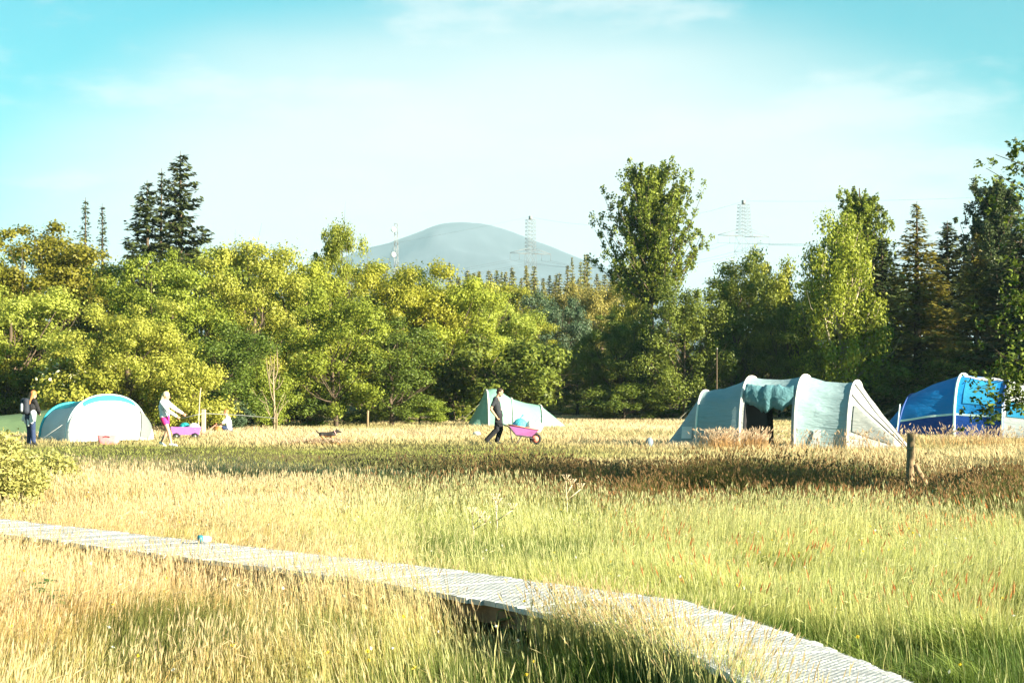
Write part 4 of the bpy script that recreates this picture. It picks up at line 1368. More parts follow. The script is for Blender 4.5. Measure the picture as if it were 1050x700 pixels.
def wheelbarrow(loc, rz, label, tray_mat):
    """local +x is forward; handles end at x=0, z=.72"""
    e = tag(empty('wheelbarrow', loc, rz), label, 'wheelbarrow')
    # tray: open pan, lofted between floor and rim, with thickness
    bot = [(.62, -.20, .33), (1.12, -.17, .27), (1.12, .17, .27), (.62, .20, .33)]
    top = [(.36, -.31, .66), (1.36, -.29, .50), (1.36, .29, .50), (.36, .31, .66)]
    tb = MB(); th = .012
    ins = [(p[0] + (.02 if p[0] < 1 else -.02), p[1] * .95, p[2] + .012) for p in bot]
    tin = [(p[0] + (.02 if p[0] < 1 else -.02), p[1] * .96, p[2]) for p in top]
    vs = bot + top + ins + tin
    fs = [(0, 3, 2, 1), (8, 9, 10, 11)]
    for k in range(4):
        k2 = (k + 1) % 4
        fs += [(k, k2, 4 + k2, 4 + k), (8 + k2, 8 + k, 12 + k, 12 + k2), (4 + k, 4 + k2, 12 + k2, 12 + k)]
    tb.add(vs, fs)
    tb.build('tray', M[tray_mat], e, smooth=False, bevel=.012)
    rb = MB(); rb.tube([top[0], top[1], top[2], top[3], top[0]], .018, 6); rb.build('rim', M['rim_orange'] if tray_mat == 'tray_pink' else M[tray_mat], e)
    fb = MB()
    for q in (-1, 1):
        fb.tube([(0, q * .27, .74), (.36, q * .25, .60), (.62, q * .20, .31), (1.0, q * .13, .25), (1.24, q * .06, .19)], .017, 7)
    fb.build('frame', M['tube_dark'], e)
    for q in (-1, 1):
        lb = MB(); lb.tube([(.42, q * .24, .56), (.50, q * .25, .02), (.62, q * .25, .02), (.80, q * .19, .29)], .015, 7); lb.build('leg', M['tube_dark'], e)
        hb_ = MB(); hb_.cap((-.05, q * .27, .76), (.10, q * .265, .70), .021, .021); hb_.build('handle_grip', M['tyre'], e)
    wb = MB()
    ring = []
    for k in range(25):
        a = 2 * math.pi * k / 24
        ring.append([Vector((1.24 + math.cos(a) * (.15 + .042 * math.cos(c)), .042 * math.sin(c), .19 + math.sin(a) * (.15 + .042 * math.cos(c)))) for c in [2 * math.pi * j / 10 for j in range(10)]])
    wb.grid(ring, closed=True)
    wh = wb.build('wheel', M['tyre'], e)
    hbm = MB(); hbm.tube([(1.24, -.03, .19), (1.24, .03, .19)], .11, 16); hbm.build('hub', M['rim_orange'], wh)
    return e


wb1 = wheelbarrow((X + .05, D, g0), 0, 'pink wheelbarrow with orange rim pushed by the man, full of bags', 'tray_pink')
wb1.scale = (.94, .94, .94)


def bag(loc, r3, seed, mat, label, grp='bags on the wheelbarrow and trolley', knot=True, name='bag'):
    r = np.random.default_rng(seed); b = MB()
    b.ell((0, 0, r3[2] * .95), r3)
    for k in range(5):
        d = nrm(r.normal(size=3)); d[2] = abs(d[2]) * .6
        b.ell((d[0] * r3[0] * .65, d[1] * r3[1] * .65, r3[2] * (.95 + d[2] * .6)), (r3[0] * .5, r3[1] * .5, r3[2] * .45))
    if knot:
        b.cap((0, 0, r3[2] * 1.7), (.03, .0, r3[2] * 2.1), .03, .015)
        b.cap((.03, 0, r3[2] * 2.1), (.09, .03, r3[2] * 2.4), .012, .03)
    o = b.blob(name, M[mat], None, .016, 2)
    o.location = loc
    return tag(o, label, 'bag', grp)


bag((X + .05 + .70, D - .02, g0 + .40), (.22, .20, .21), 1, 'bag_cyan', 'cyan plastic bag in the pink wheelbarrow, nearest the man')
bag((X + .05 + 1.05, D - .06, g0 + .34), (.18, .17, .21), 2, 'bag_white', 'white plastic bag in the middle of the pink wheelbarrow')
bag((X + .05 + 1.22, D + .10, g0 + .36), (.17, .16, .19), 3, 'bag_white', 'white plastic bag at the wheel end of the pink wheelbarrow')

# --- woman in pink shorts walking right
D = 58
X = wx(170, D); g0 = float(zg(X, D))
J = dict(head=(.02, 0, 1.50), neck=(-.02, 0, 1.35), chest=(-.06, 0, 1.17), pelvis=(-.02, 0, .84),
         sh_l=(-.02, .17, 1.32), sh_r=(-.06, -.17, 1.30), el_l=(.20, .26, 1.12), el_r=(.14, -.24, 1.06), wr_l=(.46, .20, .98), wr_r=(.40, -.20, .90),
         hip_l=(-.02, .09, .82), hip_r=(-.02, -.09, .82), kn_l=(.02, .09, .44), kn_r=(.12, -.09, .46), an_l=(-.16, .09, .12), an_r=(.20, -.09, .09),
         toe_l=(-.05, .10, .03), toe_r=(.36, -.10, .04), curl=.9)
wom, g = person((X, D, g0), R(-8), 'blond woman in pale sweatshirt and hot pink shorts striding to the right', J, 'skin', face=(1, .25, -.15), female=True)
torso_cloth(J, g, 0, .78, 1.92, 1.06).blob('sweatshirt', M['sweat_white'], wom, .012, 6)
leg_cloth(J, g, .30, .108).blob('shorts', M['shorts_pink'], wom, .012, 5)
shoes(J, wom, 'shoe_white')
b = MB(); b.ell(g['head'] + g['up'] * .035 - g['fd'] * .02, (.108, .09, .105), g['rot'])
b.cap(g['head'] - g['fd'] * .09, g['neck'] - g['fd'] * .10 - g['up'] * .10, .05, .045); b.cap(g['neck'] - g['fd'] * .10 - g['up'] * .10, g['chest'] - g['fd'] * .13, .045, .015)
b.blob('hair', M['hair_blond'], wom, .012, 3)

# --- person with backpack, seen from behind, left
D = 60
X = wx(31, D); g0 = float(zg(X, D))
J = dict(head=(.10, .02, 1.56), neck=(.05, 0, 1.40), chest=(.02, 0, 1.20), pelvis=(.0, 0, .88),
         sh_l=(-.10, .14, 1.36), sh_r=(.17, -.10, 1.36), el_l=(-.14, .22, 1.08), el_r=(.26, .02, 1.08), wr_l=(-.02, .32, .95), wr_r=(.22, .24, .98),
         hip_l=(-.07, .05, .86), hip_r=(.08, -.04, .86), kn_l=(-.04, .12, .47), kn_r=(.10, -.02, .47), an_l=(-.05, .08, .10), an_r=(.16, -.16, .13),
         toe_l=(.02, .22, .03), toe_r=(.22, -.04, .03), curl=.7)
bpk, g = person((X, D, g0), 0, 'long-haired person with a backpack walking past the left shrub', J, 'skin', face=(.7, .7, -.05), female=True)
torso_cloth(J, g, 0, .7, 1.9, 1.08).blob('jacket', M['coat_black'], bpk, .012, 6)
leg_cloth(J, g, 1.98, .108, .082, .070).blob('jeans', M['denim'], bpk, .012, 5)
b = MB()
for q in (-.15, -.08, 0, .08, .15):
    b.cap(g['pel'] + g['sd'] * q * 1.1 + vv(0, 0, .12), g['pel'] + g['sd'] * q * 1.9 + vv(-.03, -.04, -.24 + abs(q)), .10, .055)
b.blob('tied_shirt', M['shirt_pale'], bpk, .013, 3)
shoes(J, bpk, 'shoe_dark')
b = MB(); b.ell(g['head'] + g['up'] * .035 - g['fd'] * .02, (.108, .092, .105), g['rot'])
for q in (-.05, 0, .05):
    b.cap(g['head'] - g['fd'] * .06 + g['side'] * q, g['chest'] - g['fd'] * .10 + g['side'] * q * 1.4 + vv(0, 0, .05), .06, .035)
b.blob('hair', M['hair_ginger'], bpk, .012, 3)
# the backpack she carries
M['pack_dark'] = mat_plain('navy_pack', (0.02, 0.025, 0.04), .7, .2, 10, bump=.3)
M['pack_grey'] = mat_plain('grey_pack_pocket', (0.35, 0.38, 0.42), .7, .1, 10)
back = (-g['fd'])
pb = tag(empty('backpack', (X, D, g0)), 'navy backpack with grey pocket on the long-haired person', 'backpack')
b = MB(); c0 = g['chest'] + back * .22
b.cap(c0 + vv(0, 0, .10) + g['sd'] * -.07, c0 + vv(0, 0, -.20) + g['sd'] * -.07, .10, .11); b.cap(c0 + vv(0, 0, .10) + g['sd'] * .07, c0 + vv(0, 0, -.20) + g['sd'] * .07, .10, .11)
b.blob('pack', M['pack_dark'], pb, .014, 3)
b = MB(); b.cap(c0 + back * .09 + vv(0, 0, -.05), c0 + back * .09 + vv(0, 0, -.20), .07, .075); b.blob('pocket', M['pack_grey'], pb, .012, 3)
for L in ('l', 'r'):
    b = MB(); sh = vv(*J['sh_' + L]).lerp(g['neck'], .45)
    b.tube([c0 + (sh - g['neck']) * .8 + vv(0, 0, .12), sh + vv(0, 0, .09), sh + g['fd'] * .14 + vv(0, 0, -.02), g['chest'] + (sh - g['neck']) * 1.4 + g['fd'] * .16 + vv(0, 0, -.12), c0 + (sh - g['neck']) * 1.4 + vv(0, 0, -.2)], .018, 6)
    b.build('strap', M['pack_dark'], pb)

# --- person sitting in the grass
D = 74
X = wx(234, D); g0 = float(zg(X, D))
J = dict(head=(-.08, 0, .78), neck=(-.04, 0, .62), chest=(.0, 0, .44), pelvis=(.06, 0, .13),
         sh_l=(-.02, .18, .57), sh_r=(.0, -.18, .57), el_l=(-.20, .26, .38), el_r=(-.18, -.26, .38), wr_l=(-.38, .16, .33), wr_r=(-.36, -.14, .32),
         hip_l=(.04, .09, .12), hip_r=(.04, -.09, .12), kn_l=(-.36, .14, .32), kn_r=(-.36, -.14, .30), an_l=(-.55, .1, .09), an_r=(-.58, -.1, .09),
         toe_l=(-.72, .11, .04), toe_r=(-.75, -.11, .04), hd_l=(-.9, -.2, -.2), hd_r=(-.9, .2, -.2), pn_l=(0, 0, -1), pn_r=(0, 0, -1), curl=.5)
sit, g = person((X, D, g0), 0, 'person in a white top sitting in the grass by the wood edge', J, 'skin', face=(-1, -.4, -.1), female=True)
torso_cloth(J, g, 0, .9, .8, 1.04).blob('tee_shirt', M['sweat_white'], sit, .012, 5)
leg_cloth(J, g, .5, .108).blob('shorts', M['denim'], sit, .012, 4)
b = MB(); b.ell(g['head'] + g['up'] * .035 - g['fd'] * .02, (.106, .09, .10), g['rot']); b.blob('hair', M['hair_ginger'], sit, .012, 3)
shoes(J, sit, 'shoe_white')
bag((wx(223.5, 73.5), 73.5, float(zg(wx(223.5, 73.5), 73.5))), (.17, .15, .15), 8, 'bag_orange', 'orange-brown bag lying in the grass beside the sitting person', grp='bags in the grass', knot=False)

# --- low trolley behind the woman in pink
D = 66
X = wx(192, D); g0 = float(zg(X, D))
tr_ = tag(empty('trolley', (X, D, g0), .12), 'low purple pull-along trolley loaded with sacks behind the woman in pink shorts', 'trolley')
tb = MB()
bot = [(-.46, -.24, .16), (.40, -.24, .16), (.40, .24, .16), (-.46, .24, .16)]; top = [(-.54, -.29, .42), (.47, -.29, .42), (.47, .29, .42), (-.54, .29, .42)]
ins = [(p[0] * .96, p[1] * .94, p[2] + .014) for p in bot]; tin = [(p[0] * .965, p[1] * .945, p[2]) for p in top]
fs = [(0, 3, 2, 1), (8, 9, 10, 11)]
for k in range(4):
    k2 = (k + 1) % 4
    fs += [(k, k2, 4 + k2, 4 + k), (8 + k2, 8 + k, 12 + k, 12 + k2), (4 + k, 4 + k2, 12 + k2, 12 + k)]
tb.add(bot + top + ins + tin, fs); tb.build('tray', M['tray_purple'], tr_, smooth=False, bevel=.012)
for (x_, y_) in ((-.34, -.27), (.28, -.27), (.28, .27), (-.34, .27)):
    wb = MB(); wb.tube([(x_, y_ - .035, .115), (x_, y_ - .025, .115), (x_, y_ + .025, .115), (x_, y_ + .035, .115)], [.09, .115, .115, .09], 18); wh = wb.build('wheel', M['tyre'], tr_)
    hm_ = MB(); hm_.tube([(x_, y_ - .045, .115), (x_, y_ + .045, .115)], .04, 10); hm_.build('hub', M['wire'], wh)
hd_ = MB(); hd_.tube([(.46, 0, .20), (.62, 0, .18), (.98, 0, .52)], .015, 7); hd_.tube([(.98, -.10, .52), (.98, .10, .52)], .018, 7); hd_.build('pull_handle', M['rim_orange'], tr_)
bag((X + .24, D - .04, g0 + .19), (.22, .19, .19), 4, 'bag_white', 'white sack at the handle end of the purple trolley', knot=False)
M['bag_teal'] = mat_fabric('teal_bag', (0.02, 0.30, 0.32), .2, crease=.9, stretch=(5, 5, 5))
bag((X - .10, D + .14, g0 + .26), (.19, .12, .16), 5, 'bag_teal', 'teal bag behind the white sack on the purple trolley', knot=False)
# pale sack behind and things left in the grass
bag((wx(666, 58), 58, float(zg(wx(666, 58), 58))), (.11, .11, .15), 6, 'bag_slate', 'small blue-grey sack left in the grass left of the grey tent', grp='bags in the grass', knot=False)
bag((wx(489, 67), 67, float(zg(wx(489, 67), 67)) + .08), (.14, .11, .08), 7, 'bag_white', 'small pale bag in the straw left of the man', grp='bags in the grass', knot=False)
M['crate_pink'] = mat_plain('pink_tub', (0.70, 0.22, 0.24), .5, .1)
D = 61.5
X = wx(112, D); e = tag(empty('tub', (X, D, float(zg(X, D)))), 'low pink plastic tub standing in front of the white tent', 'tub')
mb = MB(); ro = []
for (z, sx_) in ((.0, .8), (.30, 1.0), (.30, .93), (.03, .75)):
    ro.append([Vector((math.copysign(abs(math.cos(a)) ** .4, math.cos(a)) * .36 * sx_, math.copysign(abs(math.sin(a)) ** .4, math.sin(a)) * .20 * sx_, z)) for a in [2 * math.pi * k / 24 for k in range(24)]])
mb.grid(ro, closed=True); mb.build('tub_shell', M['crate_pink'], e)
mb = MB(); mb.tube([(-.10, -.215, .24), (-.06, -.235, .27), (.06, -.235, .27), (.10, -.215, .24)], .012, 6); mb.build('handle', M['crate_pink'], e)

# ------------------------------------------------------------------ dog
D = 59.8
X = wx(336, D); g0 = float(zg(X, D))
dog = tag(empty('dog', (X, D, g0)), 'small black dog with tan legs and muzzle trotting through the straw grass', 'dog')
dog.scale = (.92, .92, .92)
M['fur_black'] = mat_plain('black_fur', (0.014, 0.012, 0.011), .8, .3, 30, bump=.5, bscale=60)
m, dnt, out = new_mat('black_and_tan_fur')
b_ = dnt.nodes.new('ShaderNodeBsdfPrincipled'); b_.inputs['Roughness'].default_value = .8
tcd = dnt.nodes.new('ShaderNodeTexCoord'); sp = dnt.nodes.new('ShaderNodeSeparateXYZ'); dnt.links.new(tcd.outputs['Object'], sp.inputs[0])
nn = dnt.nodes.new('ShaderNodeTexNoise'); nn.inputs['Scale'].default_value = 12; dnt.links.new(tcd.outputs['Object'], nn.inputs['Vector'])
ad = dnt.nodes.new('ShaderNodeMath'); ad.operation = 'MULTIPLY_ADD'; ad.inputs[1].default_value = .10; dnt.links.new(nn.outputs['Fac'], ad.inputs[0]); dnt.links.new(sp.outputs['Z'], ad.inputs[2])
cr = dnt.nodes.new('ShaderNodeValToRGB'); cr.color_ramp.elements[0].position = .285; cr.color_ramp.elements[1].position = .32
cr.color_ramp.elements[0].color = (.42, .20, .07, 1); cr.color_ramp.elements[1].color = (.016, .013, .012, 1)
dnt.links.new(ad.outputs[0], cr.inputs['Fac']); dnt.links.new(cr.outputs[0], b_.inputs['Base Color']); dnt.links.new(b_.outputs[0], out.inputs['Surface'])
b = MB()
b.cap((-.20, 0, .30), (-.02, 0, .295), .088, .085); b.cap((-.02, 0, .295), (.17, 0, .30), .085, .105); b.cap((.14, 0, .27), (.18, 0, .26), .09, .085)
b.cap((.18, 0, .34), (.30, 0, .40), .075, .058)
b.ell((.335, 0, .415), (.065, .055, .055)); b.cap((.37, 0, .40), (.44, 0, .385), .038, .026)
for q in (-1, 1):
    b.cap((.15, q * .065, .26), (.17, q * .07, .14), .042, .026); b.cap((.17, q * .07, .14), (.16 + q * .05, q * .07, .03), .024, .019); b.cap((.16 + q * .05, q * .07, .022), (.20 + q * .05, q * .07, .02), .022, .02)
    b.cap((-.20, q * .06, .28), (-.15 - q * .03, q * .07, .17), .065, .036); b.cap((-.15 - q * .03, q * .07, .17), (-.25 - q * .03, q * .07, .12), .032, .022); b.cap((-.25 - q * .03, q * .07, .12), (-.23 - q * .04, q * .07, .03), .02, .018); b.cap((-.23 - q * .04, q * .07, .022), (-.19 - q * .04, q * .07, .02), .022, .02)
    b.cap((.31, q * .04, .45), (.295, q * .06, .50), .025, .010)
b.cap((-.27, 0, .34), (-.36, .01, .40), .028, .02); b.cap((-.36, .01, .40), (-.40, .02, .48), .02, .012)
b.blob('body', m, dog, .008, 3)
g_ = MB(); g_.ell((.462, 0, .392), (.014, .016, .012), None, 10, 6); g_.build('nose', M['fur_black'], dog)
for q in (-1, 1):
    g_ = MB(); g_.ell((.385, q * .034, .43), (.008, .008, .008), None, 8, 5); g_.build('eye', M['eye'], dog)
M['collar'] = mat_plain('pink_collar', (0.75, 0.35, 0.35), .6, .05)
g_ = MB(); rr_ = []
for k in range(21):
    a = 2 * math.pi * k / 20
    cc = Vector((.255, 0, .375)); ax = Vector((.12, 0, .06)).normalized(); u = Vector((0, 1, 0)); w2 = ax.cross(u)
    rr_.append(cc + (u * math.cos(a) + w2 * math.sin(a)) * .074)
g_.tube(rr_, .013, 6, cap=False); g_.build('collar', M['collar'], dog)

# ------------------------------------------------------------------ posts, wires, pylons
M['post'] = mat_plain('weathered_post', (0.24, 0.17, 0.10), .9, .35, 7, bump=.6, stretch=(1, 1, .2))
M['post_pale'] = mat_plain('pale_post', (0.50, 0.40, 0.27), .9, .25, 7, bump=.5, stretch=(1, 1, .2))
M['steel'] = mat_plain('galvanised_steel', (0.20, 0.21, 0.22), .6, .1, .4, metallic=.2)
D = 34
X = wx(933, D); e = tag(empty('fence_post', (X, D, float(zg(X, D)))), 'weathered wooden strainer post with brace in the rushes', 'fence post')
mb = MB(); mb.tube([(0, 0, -.3), (0, 0, .3), (.015, 0, 1.03), (.015, 0, 1.07)], [.078, .075, .07, .064], 10); mb.build('post', M['post'], e)
mb = MB(); mb.tube([(.07, -.03, .52), (.42, -.06, -.1)], .05, 8); mb.build('brace', M['post'], e)
mb = MB(); mb.tube([(-.088, 0, .80), (0, -.088, .80), (.088, 0, .80), (0, .088, .80), (-.088, 0, .80)], .006, 5); mb.build('wire_wrap', M['wire'], e)

D = 72
fe = tag(empty('wire_fence', (wx(209, D), D, float(zg(wx(209, D), D)))), 'wire stretched from a pale post to a thin stake by the dead tree', 'fence')
mb = MB(); mb.box((0, 0, .42), (.16, .12, 1.05)); mb.build('post', M['post_pale'], fe, smooth=False, bevel=.02)
x2 = wx(284, 76) - wx(209, 72)
mb = MB(); mb.tube([(x2, 4, -.2), (x2, 4, .75)], .03, 7); mb.build('post', M['post'], fe)
mb = MB(); mb.tube([(-.75, -.4, .62), (0, -.07, .80), (x2 * .5, 1.95, .70), (x2, 3.97, .55)], .012, 5); mb.build('wire', M['wire'], fe)
e = tag(empty('stake', (wx(203.5, 73), 73, float(zg(wx(203.5, 73), 73)))), 'slim brown stake beside the pale fence post', 'stake')
mb = MB(); mb.tube([(0, 0, -.2), (.01, 0, .5), (.06, 0, 1.5), (.10, 0, 1.75)], [.03, .026, .02, .012], 7); mb.build('shaft', M['post_pale'], e)
D = 83
e = tag(empty('stake', (wx(377, D), D, float(zg(wx(377, D), D)))), 'dark slim post standing at the wood edge right of the dog', 'stake')
mb = MB(); mb.tube([(0, 0, -.2), (0, 0, .5), (.02, 0, .78)], [.05, .05, .045], 8); mb.build('shaft', M['post'], e)
D = 88
e = tag(empty('pole', (wx(735, D), D, float(zg(wx(735, D), D)))), 'thin bare pole rising behind the left roof of the grey tent', 'pole')
mb = MB(); mb.tube([(0, 0, -.2), (0, 0, 1.8), (.01, 0, 3.5)], [.03, .026, .022], 8); mb.build('shaft', M['bark'], e)
mb = MB(); mb.tube([(.01, 0, 3.49), (.01, 0, 3.56)], [.04, .025], 8); mb.build('cap', M['wire'], e)


def lattice(mb, z0, w0, z1, w1, n, rad, cx=0):
    for k in range(n):
        za = z0 + (z1 - z0) * k / n; zb = z0 + (z1 - z0) * (k + 1) / n
        wa = w0 + (w1 - w0) * k / n; wb_ = w0 + (w1 - w0) * (k + 1) / n
        c = [(-1, -1), (1, -1), (1, 1), (-1, 1)]
        for i in range(4):
            p, q = c[i], c[(i + 1) % 4]
            mb.tube([(p[0] * wa / 2, p[1] * wa / 2, za), (p[0] * wb_ / 2, p[1] * wb_ / 2, zb)], rad * 1.3, 4)
            mb.tube([(p[0] * wa / 2, p[1] * wa / 2, za), (q[0] * wb_ / 2, q[1] * wb_ / 2, zb)], rad, 4)
            mb.tube([(q[0] * wa / 2, q[1] * wa / 2, za), (p[0] * wb_ / 2, p[1] * wb_ / 2, zb)], rad, 4)
            mb.tube([(p[0] * wb_ / 2, p[1] * wb_ / 2, zb), (q[0] * wb_ / 2, q[1] * wb_ / 2, zb)], rad, 4)


def pylon(px, ytop, yarm, D, wtop, warm, armL, label, rz=0.5):
    X = wx(px, D); g = float(zg(X, D)); H = wz(ytop, D) - g; za = wz(yarm, D) - g
    e = tag(empty('pylon', (X, D, g), rz), label, 'pylon', 'pylons of the power line')
    mb = MB(); rad = D / F * .17
    lattice(mb, za, warm, H - wtop * .4, wtop, 9, rad * .62)
    lattice(mb, 0, warm * 2.2, za, warm, 9, rad * .62)
    mb.tube([(0, 0, H - wtop * .4), (0, 0, H + .3)], wtop * .25, 5)
    mb.build('tower', M['steel'], e)
    for q in (-1, 1):
        ab = MB()
        ab.tube([(q * warm / 2, 0, za), (q * armL, 0, za)], rad * 1.2, 5)
        for yy in (-1, 1):
            ab.tube([(q * warm / 2, yy * warm / 2, za), (q * armL, 0, za)], rad, 4)
            ab.tube([(q * warm / 2, yy * warm / 2, za + armL * .22), (q * armL, 0, za + .1)], rad, 4)
        for t in (.35, .65):
            ab.tube([(q * armL * t, 0, za), (q * armL * t, 0, za + armL * .22 * (1 - t))], rad * .7, 4)
        ao = ab.build('arm', M['steel'], e)
        for t in (.55, 1):
            ib = MB(); ib.tube([(q * armL * t, 0, za - .1), (q * armL * t, 0, za - 2.4)], rad * .8, 6); ib.build('insulator', M['steel'], ao)
    return X, g, H, za, rz, armL


p1 = pylon(544, 222, 260, 720, 2.7, 3.0, 8.6, 'lattice pylon standing in front of the hill')
p2 = pylon(763, 206, 242, 600, 2.6, 3.6, 9.6, 'lattice pylon on the skyline between the poplar and the golden birch')
X = wx(406, 900); g = float(zg(X, 900)); H = wz(229, 900) - g
e = tag(empty('radio_mast', (X, 900, g)), 'slim radio mast left of the hill top', 'mast')
mb = MB(); lattice(mb, H * .3, 2.2, H, 1.5, 10, .08); lattice(mb, 0, 3, H * .3, 2.2, 3, .08); mb.build('tower', M['steel'], e)
for z in (H * .96, H * .80):
    mb = MB(); mb.ell((-1.2, -1, z), (1.2, .5, 1.2)); mb.build('dish', M['white_plastic'], e)
# power line: conductors between the two pylons and on to the right
pl = tag(empty('power_line', (0, 0, 0)), 'thin power line cables strung between the pylons', 'power line')
def ends(p, D, px):
    X_, g_2, H_, za_, rz_, aL = p
    c, s = math.cos(rz_), math.sin(rz_)
    return [Vector((X_, D, g_2 + H_))] + [Vector((X_ + q * aL * c, D + q * aL * s, g_2 + za_ - 2.4)) for q in (-1, -.55, .55, 1)]
e1 = ends(p1, 720, 544); e2 = ends(p2, 600, 763)
e3 = [v_ + Vector((210, -120, 6)) for v_ in e2]; e0 = [v_ + Vector((-260, 150, -22)) for v_ in e1]
for A_, B_ in ((e1, e2), (e2, e3), (e0, e1)):
    for a, b2_ in zip(A_, B_):
        mb = MB(); pts = []
        for i in range(17):
            t = i / 16; p = a.lerp(b2_, t); p.z -= 5 * 4 * t * (1 - t); pts.append(p)
        mb.tube(pts, .025, 4); mb.build('cable', M['steel'], pl)

# ------------------------------------------------------------------ grass
def in_boardwalk(X, Y, m=0.0):
    ins = np.zeros(len(X), bool)
    for i in range(len(FAR) - 1):
        q = [NEAR[i], NEAR[i + 1], FAR[i + 1], FAR[i]]
        ok = np.ones(len(X), bool)
        for k in range(4):
            a = q[k]; b2_ = q[(k + 1) % 4]; L = math.hypot(b2_[0] - a[0], b2_[1] - a[1])
            cr_ = ((b2_[0] - a[0]) * (Y - a[1]) - (b2_[1] - a[1]) * (X - a[0])) / L
            ok &= cr_ > -m
        ins |= ok
    return ins


def scatter(n, y0, y1, spread=0.30, extra=4.0, power=1.0):
    """points in the widening strip of ground the lens covers, with room to both sides"""
    y = y0 + (y1 - y0) * rng.random(n * 2) ** power
    wmax = spread * y1 + extra
    x = (rng.random(n * 2) * 2 - 1) * wmax
    k = np.abs(x) < spread * y + extra
    return x[k], y[k]


def blades(name, X, Y, Hh, Wd, lean, c_lo, c_hi, label, cat, bend=0.5, heads=None):
    """c_lo, c_hi: (n,3) colours at the foot and at the tip of each blade"""
    n = len(X)
    Z = zg(X, Y) - 0.02
    az = 12.0 * fbm(X * .35 + 60, Y * .25 + 60, 2) + rng.normal(size=n) * 1.1
    ld = np.stack([np.cos(az), np.sin(az), np.zeros(n)], -1)
    fa = rng.random(n) * 6.283
    sd = np.stack([np.cos(fa), np.sin(fa), np.zeros(n)], -1) * (Wd / 2)[:, None]
    P0 = np.stack([X, Y, Z], -1)
    l = (Hh * lean)[:, None]
    P1 = P0 + ld * l * 0.35 + np.array([0, 0, 1.0]) * (Hh * 0.55)[:, None]
    P2 = P0 + ld * l * (0.7 + bend) + np.array([0, 0, 1.0]) * (Hh * (1 - 0.25 * lean))[:, None]
    V = np.stack([P0 - sd, P0 + sd, P1 + sd * .75, P1 - sd * .75, P2], 1).reshape(-1, 3)
    I = np.arange(n) * 5
    q = np.stack([I, I + 1, I + 2, I + 3], -1); t = np.stack([I + 3, I + 2, I + 4], -1)
    mid_ = c_lo * .45 + c_hi * .55
    Cc = np.stack([c_lo, c_lo, mid_, mid_, c_hi], 1).reshape(-1, 3)
    if heads is not None:
        k = np.nonzero(rng.random(n) < heads[0])[0]
        hl = heads[1] * (0.6 + .8 * rng.random(len(k))); hw = heads[2] * (0.6 + .8 * rng.random(len(k)))
        d = nrm(P2[k] - P1[k]); s1 = nrm(np.cross(d, rng.normal(size=(len(k), 3)))); s2 = np.cross(d, s1)
        o = len(V); vs = []
        for s_ in (s1, s2):
            vs.append(np.stack([P2[k] - d * (hl * .55)[:, None], P2[k] + s_ * hw[:, None] - d * (hl * .1)[:, None], P2[k] + d * (hl * .5)[:, None], P2[k] - s_ * hw[:, None] - d * (hl * .1)[:, None]], 1).reshape(-1, 3))
        V = np.concatenate([V] + vs)
        m_ = len(k)
        I2 = o + np.arange(2 * m_) * 4
        q = np.concatenate([q, np.stack([I2, I2 + 1, I2 + 2, I2 + 3], -1)])
        hc = (heads[3][k] if np.ndim(heads[3]) == 2 else heads[3]) * (0.75 + .5 * rng.random((m_, 1)))
        hc = np.repeat(np.concatenate([hc, hc]), 4, axis=0)
        Cc = np.concatenate([Cc, hc])
    me_ = np_mesh(name, V, q, t)
    at = me_.attributes.new('col', 'FLOAT_COLOR', 'POINT')
    at.data.foreach_set('color', np.concatenate([np.clip(Cc, 0, 1), np.ones((len(Cc), 1))], 1).astype(np.float32).ravel())
    o = link_mesh(name, me_, M['grass'], smooth=False)
    return tag(o, label, cat, kind='stuff')


def lerp(a, b2_, t):
    t = np.asarray(t)[:, None]
    return np.asarray(a) * (1 - t) + np.asarray(b2_) * t


def clumped(x, y, frac=.7, size=.16, per=14):
    n = len(x); k = max(1, n // per)
    idx = rng.integers(0, k, n)
    m_ = rng.random(n) < frac
    jx = x[idx] + rng.normal(size=n) * size; jy = y[idx] + rng.normal(size=n) * size
    return np.where(m_, jx, x), np.where(m_, jy, y)


STRAW = np.array((0.48, 0.33, 0.145)); GOLD = np.array((0.45, 0.26, 0.065)); PALE = np.array((0.57, 0.48, 0.32))
GREEN = np.array((0.10, 0.165, 0.016)); LIME = np.array((0.39, 0.405, 0.125)); DGREEN = np.array((0.05, 0.085, 0.016)); RUST = np.array((0.42, 0.15, 0.05))


def dryness(x, y):
    """1 = straw, 0 = green; straw to the left, green to the right and near the lower right"""
    s_ = 1 - sstep(-2.8, .5, x + .09 * (y - 20))
    s_ = np.where(y < 13.2, 1 - sstep(-1.9, .2, x), s_)
    nz_ = fbm(x * .45 + 7, y * .3 + 3, 3)
    s_ = s_ * (1 - .7 * sstep(-2.0, .3, x) * (1 - sstep(11.9, 13.2, y + .3 * np.sin(x * 2))))
    return np.clip(s_ * .9 * (1 - .0 * y) + (nz_ - .5) * 1.25 - .04, 0, 1)


def shrub_clear(x, y):
    return ((x + 7.2) / 2.3) ** 2 + ((y - 25.0) / 3.2) ** 2 > 1


def gap_low(x, y):
    # trodden, low grass where one sees under the boardwalk
    return 1 - .72 * np.exp(-(((x - .0) / .55) ** 2 + ((y - 12.5) / .9) ** 2) ** 2)


